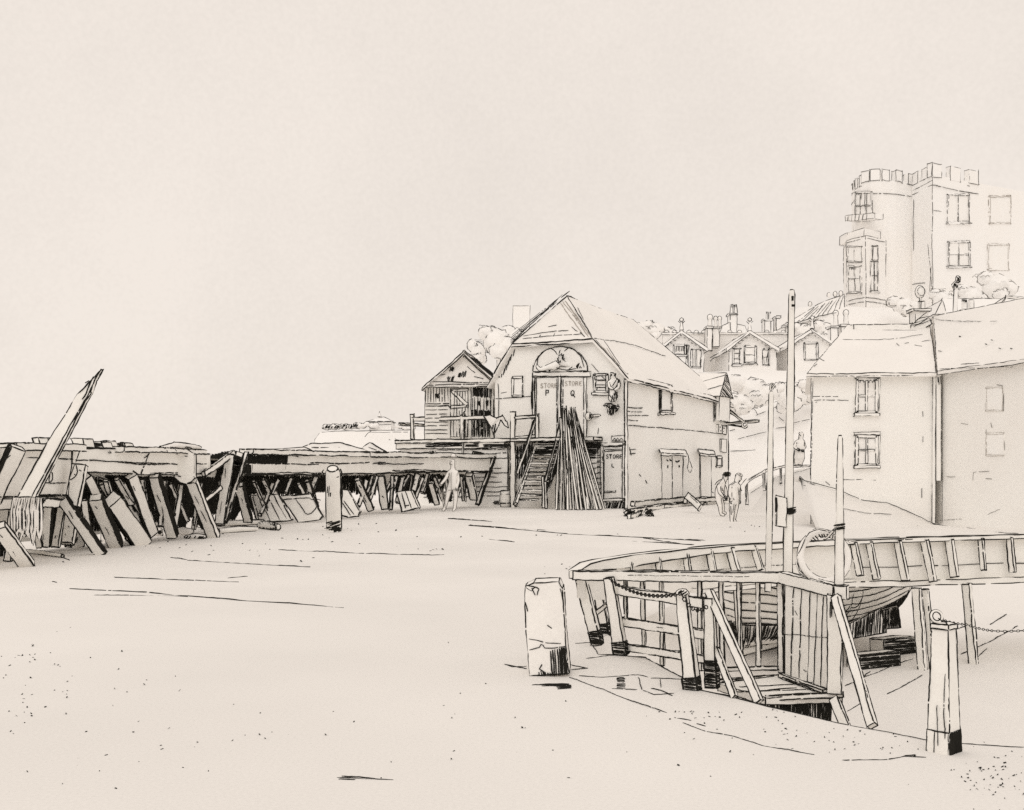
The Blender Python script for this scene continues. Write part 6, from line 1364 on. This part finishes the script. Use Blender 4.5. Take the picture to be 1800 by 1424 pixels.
m = MB(1.6, .02); vs, fs = ico(at(1684, 491, D), .13, 2, .15, 1, 7, (.8, .8, 1.2)); m.organic(vs, fs, 1.8, keep=1.2); m.hatch([at(1681,487,D-.15), at(1687,488,D-.15), at(1688,495,D-.15), at(1682,495,D-.15)], (.2, 0, 1), sp=1.4, lw=1.8); m.hatch([at(1678,500,D-.15), at(1684,500,D-.15), at(1683,506,D-.15), at(1679,506,D-.15)], (0, 0, 1), sp=1.4, lw=1.6); m.build('lantern', t, 'far')
m = MB(1.5, .02); m.pipe([at(1677, 508, D), at(1673.5, 501, D), at(1680, 494, D)], .025, 5); m.pipe([at(1684, 507, D), at(1687, 509, D), at(1692, 504, D), at(1695, 507, D)], .02, 5); m.build('bracket', t, 'far')

# railing of the sloping path
t = thing('path_railing', 'light handrail fence climbing the sloping path behind the two men', 'fence', at(1345, 860, 50))
for a, bq, Da, Db, w in (((1301,860),(1314,844),47.8,48.6,6), ((1314,846),(1345,828),48.6,50.6,4), ((1345,828),(1385,818),50.6,52.6,3.5), ((1385,820),(1422,819),52.6,54,3)):
    m = MB(1.3, .1); m.beam(at(*a, Da), at(*bq, Db), w*50/F, .06, rot=.2); m.build('rail', t, 'far')
for x, y0, y1, D in ((1312.5,846,887,48.6), (1343,829,862,50.6), (1372,820,849,52)):
    m = MB(1.3, .06); m.beam(at(x, y0, D), at(x+1, y1, D), 4*D/F, rot=.3); m.hatch([at(x-1.5,y0,D-.1), at(x+.5,y0,D-.1), at(x+.5,y1-3,D-.1), at(x-1.5,y1-3,D-.1)], (0,0,1), sp=1.5, lw=1.2); m.build('railing_post', t, 'far')

LS[:] = [.95, 1.0]
SKY_COLOR = (.890, .811, .737)
SUN_E = .55
# ================================================================== PEOPLE
def person(label, D, J, E, clothes, ink=None, lw=1.5, extra=None):
    """J: name -> (px, py, depth offset, radius m); one continuous skinned body, garments as children"""
    names = list(J); idx = {n: i for i, n in enumerate(names)}
    jj = [(at(J[n][0], J[n][1], D + J[n][2]), J[n][3]) for n in names]
    ee = [(idx[a], idx[b]) for a, b in E]
    # five fingers on each hand, unequal and slightly curled
    for hn in ('handL', 'handR'):
        if hn in idx:
            h = jj[idx[hn]][0]; e = jj[idx['elbow' + hn[-1]]][0]; d = (h - e).normalized(); s = d.cross(V((0, 1, 0))).normalized()
            for k, (o, l) in enumerate(((-.034, .05), (-.012, .075), (.012, .08), (.034, .068), (.045, .045))):
                base = h + d*.06 + s*o; jj.append((base, .013)); jj.append((base + d*l + V((0, -.02, 0)), .009)); n = len(jj)
                ee += [(idx[hn], n - 2), (n - 2, n - 1)]
    vs, fs = skin(jj, ee, idx['pelvis'], 1)
    low = min(v.z for v in vs)
    m = MB(lw); m.organic(vs, fs, lw, keep=.95)
    if extra: extra(m)
    o = m.build('person', None, 'cloth', ink); tag(o, label, 'person')
    for nm, fn in clothes: mm = MB(lw, .05); fn(mm); mm.build(nm, o, 'cloth', ink)
    return o
BE = [('pelvis','chest'),('chest','neck'),('neck','chin'),('chin','head'),('head','crown'),('chin','nose'),('chest','shL'),('shL','elbowL'),('elbowL','handL'),('chest','shR'),('shR','elbowR'),('elbowR','handR'),
      ('pelvis','hipL'),('hipL','kneeL'),('kneeL','ankL'),('ankL','toeL'),('pelvis','hipR'),('hipR','kneeR'),('kneeR','ankR'),('ankR','toeR')]
# stooping man with a dark cap at the boathouse corner
D = 43.5
J = dict(pelvis=(1262,872,0,.15), chest=(1267,854,0,.15), neck=(1271,847,0,.06), chin=(1274,842,0,.075), head=(1276,838,0,.095), crown=(1277,834,0,.08), nose=(1280,840,-.02,.03), shL=(1263,853,-.12,.07), elbowL=(1265,866,-.2,.05), handL=(1272,872,-.25,.04),
         shR=(1272,853,.12,.07), elbowR=(1276,864,.1,.05), handR=(1276,873,.0,.04), hipL=(1262,876,-.09,.1), kneeL=(1266,890,-.1,.07), ankL=(1267,904,-.05,.045), toeL=(1274,906,-.1,.04), hipR=(1265,876,.09,.1), kneeR=(1270,889,.1,.07), ankR=(1271,901,.15,.045), toeR=(1277,903,.12,.04))
def cap(m): 
    c = at(1278, 833, D); vs, fs = ico(c, .115, 2, .05, 1, 2, (1.25, 1.2, .55)); m.organic(vs, fs, 1.8); 
    for k in range(5): m.stroke([at(1272 + U(0, 2), 831 + k*1.1, D - .16), at(1284 - U(0, 2), 830.5 + k*1.1, D - .16)], 1.9)
    m.stroke([at(1275,837,D-.15), at(1283,836,D-.15)], 1.6)
def ex(m):
    for L in ([(1270,835),(1273,844),(1277,852)], [(1256,853),(1262,846),(1270,843)], [(1270,858),(1271,866),(1272,862)], [(1252,864),(1255,866)], [(1271,868),(1275,875)]): m.stroke([at(x, y, D - .3) for x, y in L], 1.4)
person('stooping man in a dark cap standing at the corner of the boathouse', D, J, BE, [('cap', cap)], extra=ex)
# bareheaded man facing away in long trousers
D2 = 39.0
J = dict(pelvis=(1291,880,0,.15), chest=(1291,858,0,.16), neck=(1294,848,0,.06), chin=(1296,844,0,.075), head=(1298,839,0,.1), crown=(1298,835,0,.085), nose=(1303,841,.05,.028), shL=(1285,855,-.1,.07), elbowL=(1283,868,-.12,.05), handL=(1285,879,-.12,.04),
         shR=(1298,855,.1,.07), elbowR=(1299,867,.1,.05), handR=(1299,879,.05,.04), hipL=(1287,884,-.06,.095), kneeL=(1287,900,-.06,.07), ankL=(1286,915,-.02,.045), toeL=(1287,918,-.14,.04), hipR=(1294,884,.06,.095), kneeR=(1292,899,.06,.07), ankR=(1290,914,.08,.045), toeR=(1293,917,-.02,.04))
def hair(m):
    c = at(1299, 836, D2 + .03); vs, fs = ico(c, .105, 2, .06, 1, 9, (1.1, 1.1, .8)); m.organic(vs, fs, 1.6); m.hatch([at(1296,833,D2-.13), at(1301,833,D2-.13), at(1305,838,D2-.13), at(1302,838,D2-.13)], (1,0,-.6), sp=2.4, lw=1.3)
def ex2(m):
    for L in ([(1282,874),(1284,880),(1285,876)], [(1289,876),(1291,880)], [(1286,905),(1285,890)], [(1290,886),(1288,900)], [(1298,856),(1300,880)], [(1293,848),(1286,853)]): m.stroke([at(x, y, D2 - .22) for x, y in L], 1.3)
person('bareheaded man in pale clothes standing with his back turned, right of the stooping man', D2, J, BE, [('hair', hair)], extra=ex2)
# figure in a long coat on the sloping path
D3 = 55.0
J = dict(pelvis=(1405,792,0,.22), chest=(1406,779,0,.2), neck=(1408,771,0,.06), chin=(1408,768,0,.07), head=(1409,765,0,.09), crown=(1409,762,0,.08), nose=(1405,766,-.1,.028), shL=(1400,778,-.05,.08), elbowL=(1396,786,-.12,.055), handL=(1402,790,-.25,.035),
         shR=(1412,778,.05,.08), elbowR=(1415,786,0,.055), handR=(1411,791,-.2,.035), skirt=(1405,803,0,.26), hem=(1404,811,0,.28), ankL=(1400,816,-.05,.06), toeL=(1399,820,-.15,.04), ankR=(1408,816,.05,.06), toeR=(1408,820,-.1,.04))
E3 = BE[:12] + [('pelvis','skirt'),('skirt','hem'),('hem','ankL'),('ankL','toeL'),('hem','ankR'),('ankR','toeR')]
def hat(m):
    c = at(1409, 762, D3); vs, fs = ico(c, .11, 2, .05, 1, 12, (1.2, 1.1, .55)); m.organic(vs, fs, 1.5)
def ex3(m):
    for L in ([(1396,789),(1399,791),(1403,788),(1407,791)], [(1397,792),(1394,805),(1396,815)], [(1412,788),(1414,794)], [(1404,767),(1404,772)]): m.stroke([at(x, y, D3 - .34) for x, y in L], 1.3)
person('person in a long full coat and round hat standing on the sloping path', D3, J, E3, [('hat', hat)], extra=ex3)
# faint standing man in front of the far end of the pier
D4 = 49.0
J = dict(pelvis=(796,855,0,.15), chest=(797,833,0,.17), neck=(796,822,0,.06), chin=(795,817,0,.075), head=(795,812,0,.1), crown=(796,807,0,.085), nose=(791,814,-.05,.028), shL=(789,830,0,.075), elbowL=(783,842,-.1,.055), handL=(776,850,-.2,.042),
         shR=(803,830,0,.075), elbowR=(806,844,0,.055), handR=(803,857,-.1,.042), hipL=(790,858,0,.1), kneeL=(786,876,-.04,.075), ankL=(781,895,0,.05), toeL=(778,898,-.12,.04), hipR=(800,858,0,.1), kneeR=(801,876,.02,.075), ankR=(799,895,0,.05), toeR=(796,898,-.12,.04))
def hat4(m):
    c = at(797, 804, D4); m.prism([c + V((-.2, -.15, 0)), c + V((.16, -.15, 0)), c + V((.16, .15, 0)), c + V((-.2, .15, 0))], Z*.03, lw=1.3); vs, fs = ico(c + V((0, 0, .08)), .1, 2, .1, 1, 12, (1.1, 1.1, .8)); m.organic(vs, fs, 1.4)
def jacket(m):
    c = [at(x, y, D4 - .21) for x, y in ((788,828),(805,828),(806,862),(788,862))]
    m.hatch(c, (0, 0, 1), sp=7, lw=1.2, keep=.7); m.stroke(c[2:], 1.2)
def ex4(m):
    m.stroke([at(793,811,D4-.16), at(795,811,D4-.16)], 1.4); m.stroke([at(792,817,D4-.14), at(795,817,D4-.14)], 1.3)
    for k in range(4): m.stroke([at(776 + k*2, 860 + k, D4 - .2), at(780 + k*1.5, 892, D4 - .05)], 1.2, gap=.3)
person('faintly drawn man in a brimmed hat standing before the far end of the pier', D4, J, BE, [('hat', hat4), ('jacket', jacket)], ink=FAINT, lw=1.4, extra=ex4)

# ================================================================== CAMERA, SKY, SUN
cd = bpy.data.cameras.new('camera'); cam = bpy.data.objects.new('camera', cd); COL.objects.link(cam)
cam.location = CAM; cam.rotation_euler = (math.pi/2, 0, 0)
cd.sensor_width = 36; cd.lens = 36 * F / 1800; cd.shift_x = 0; cd.shift_y = (HZ - 712) / 1800
cd.clip_start = .1; cd.clip_end = 8000
sc.camera = cam
w = bpy.data.worlds.new('World'); sc.world = w; w.use_nodes = True
nt = w.node_tree; L = nt.links; bg = nt.nodes['Background']
sky = nt.nodes.new('ShaderNodeTexSky'); sky.sky_type = 'NISHITA'; sky.sun_disc = False
EL, AZ = math.radians(40), math.radians(192)
sky.sun_elevation = EL; sky.sun_rotation = AZ; sky.dust_density = 4
tc = nt.nodes.new('ShaderNodeTexCoord')
n1 = nt.nodes.new('ShaderNodeTexNoise'); n1.inputs['Scale'].default_value = 2.6; n1.inputs['Detail'].default_value = 6; n1.inputs['Roughness'].default_value = .62
n2 = nt.nodes.new('ShaderNodeTexNoise'); n2.inputs['Scale'].default_value = 260; n2.inputs['Detail'].default_value = 3
L.new(tc.outputs['Generated'], n1.inputs['Vector']); L.new(tc.outputs['Generated'], n2.inputs['Vector'])
mx = nt.nodes.new('ShaderNodeMath'); mx.operation = 'MULTIPLY_ADD'; mx.inputs[1].default_value = .3
L.new(n2.outputs['Fac'], mx.inputs[0])
m1 = nt.nodes.new('ShaderNodeMath'); m1.operation = 'MULTIPLY'; m1.inputs[1].default_value = .7; L.new(n1.outputs['Fac'], m1.inputs[0]); L.new(m1.outputs[0], mx.inputs[2])
cr = nt.nodes.new('ShaderNodeValToRGB'); cr.color_ramp.elements[0].position = .3; cr.color_ramp.elements[1].position = .62
K = 8.2
SKYC = SKY_COLOR
cr.color_ramp.elements[0].color = tuple(c * .915 for c in SKYC) + (1,); cr.color_ramp.elements[1].color = tuple(c * 1.025 for c in SKYC) + (1,)
L.new(mx.outputs[0], cr.inputs[0])
sc_ = nt.nodes.new('ShaderNodeVectorMath'); sc_.operation = 'SCALE'; sc_.inputs['Scale'].default_value = 10.0
L.new(cr.outputs[0], sc_.inputs[0])
mix = nt.nodes.new('ShaderNodeMix'); mix.data_type = 'RGBA'; mix.inputs['Factor'].default_value = .97     # a nearly closed overcast over the clear sky
L.new(sky.outputs[0], mix.inputs['A']); L.new(sc_.outputs[0], mix.inputs['B']); L.new(mix.outputs['Result'], bg.inputs['Color'])
bg.inputs['Strength'].default_value = .1
sl = bpy.data.lights.new('sun', 'SUN'); so = bpy.data.objects.new('sun', sl); COL.objects.link(so)
sl.energy = SUN_E; sl.angle = math.radians(50); sl.color = (1, .965, .91)
d = V((math.sin(AZ)*math.cos(EL), math.cos(AZ)*math.cos(EL), math.sin(EL)))   # towards the sun: behind the camera, to the left
so.rotation_euler = d.to_track_quat('Z', 'Y').to_euler()
sc.view_settings.view_transform = 'Standard'; sc.view_settings.look = 'None'; sc.view_settings.exposure = 0; sc.view_settings.gamma = 1
sc.render.engine = 'CYCLES'; sc.cycles.max_bounces = 10; sc.cycles.diffuse_bounces = 10; sc.cycles.use_denoising = False
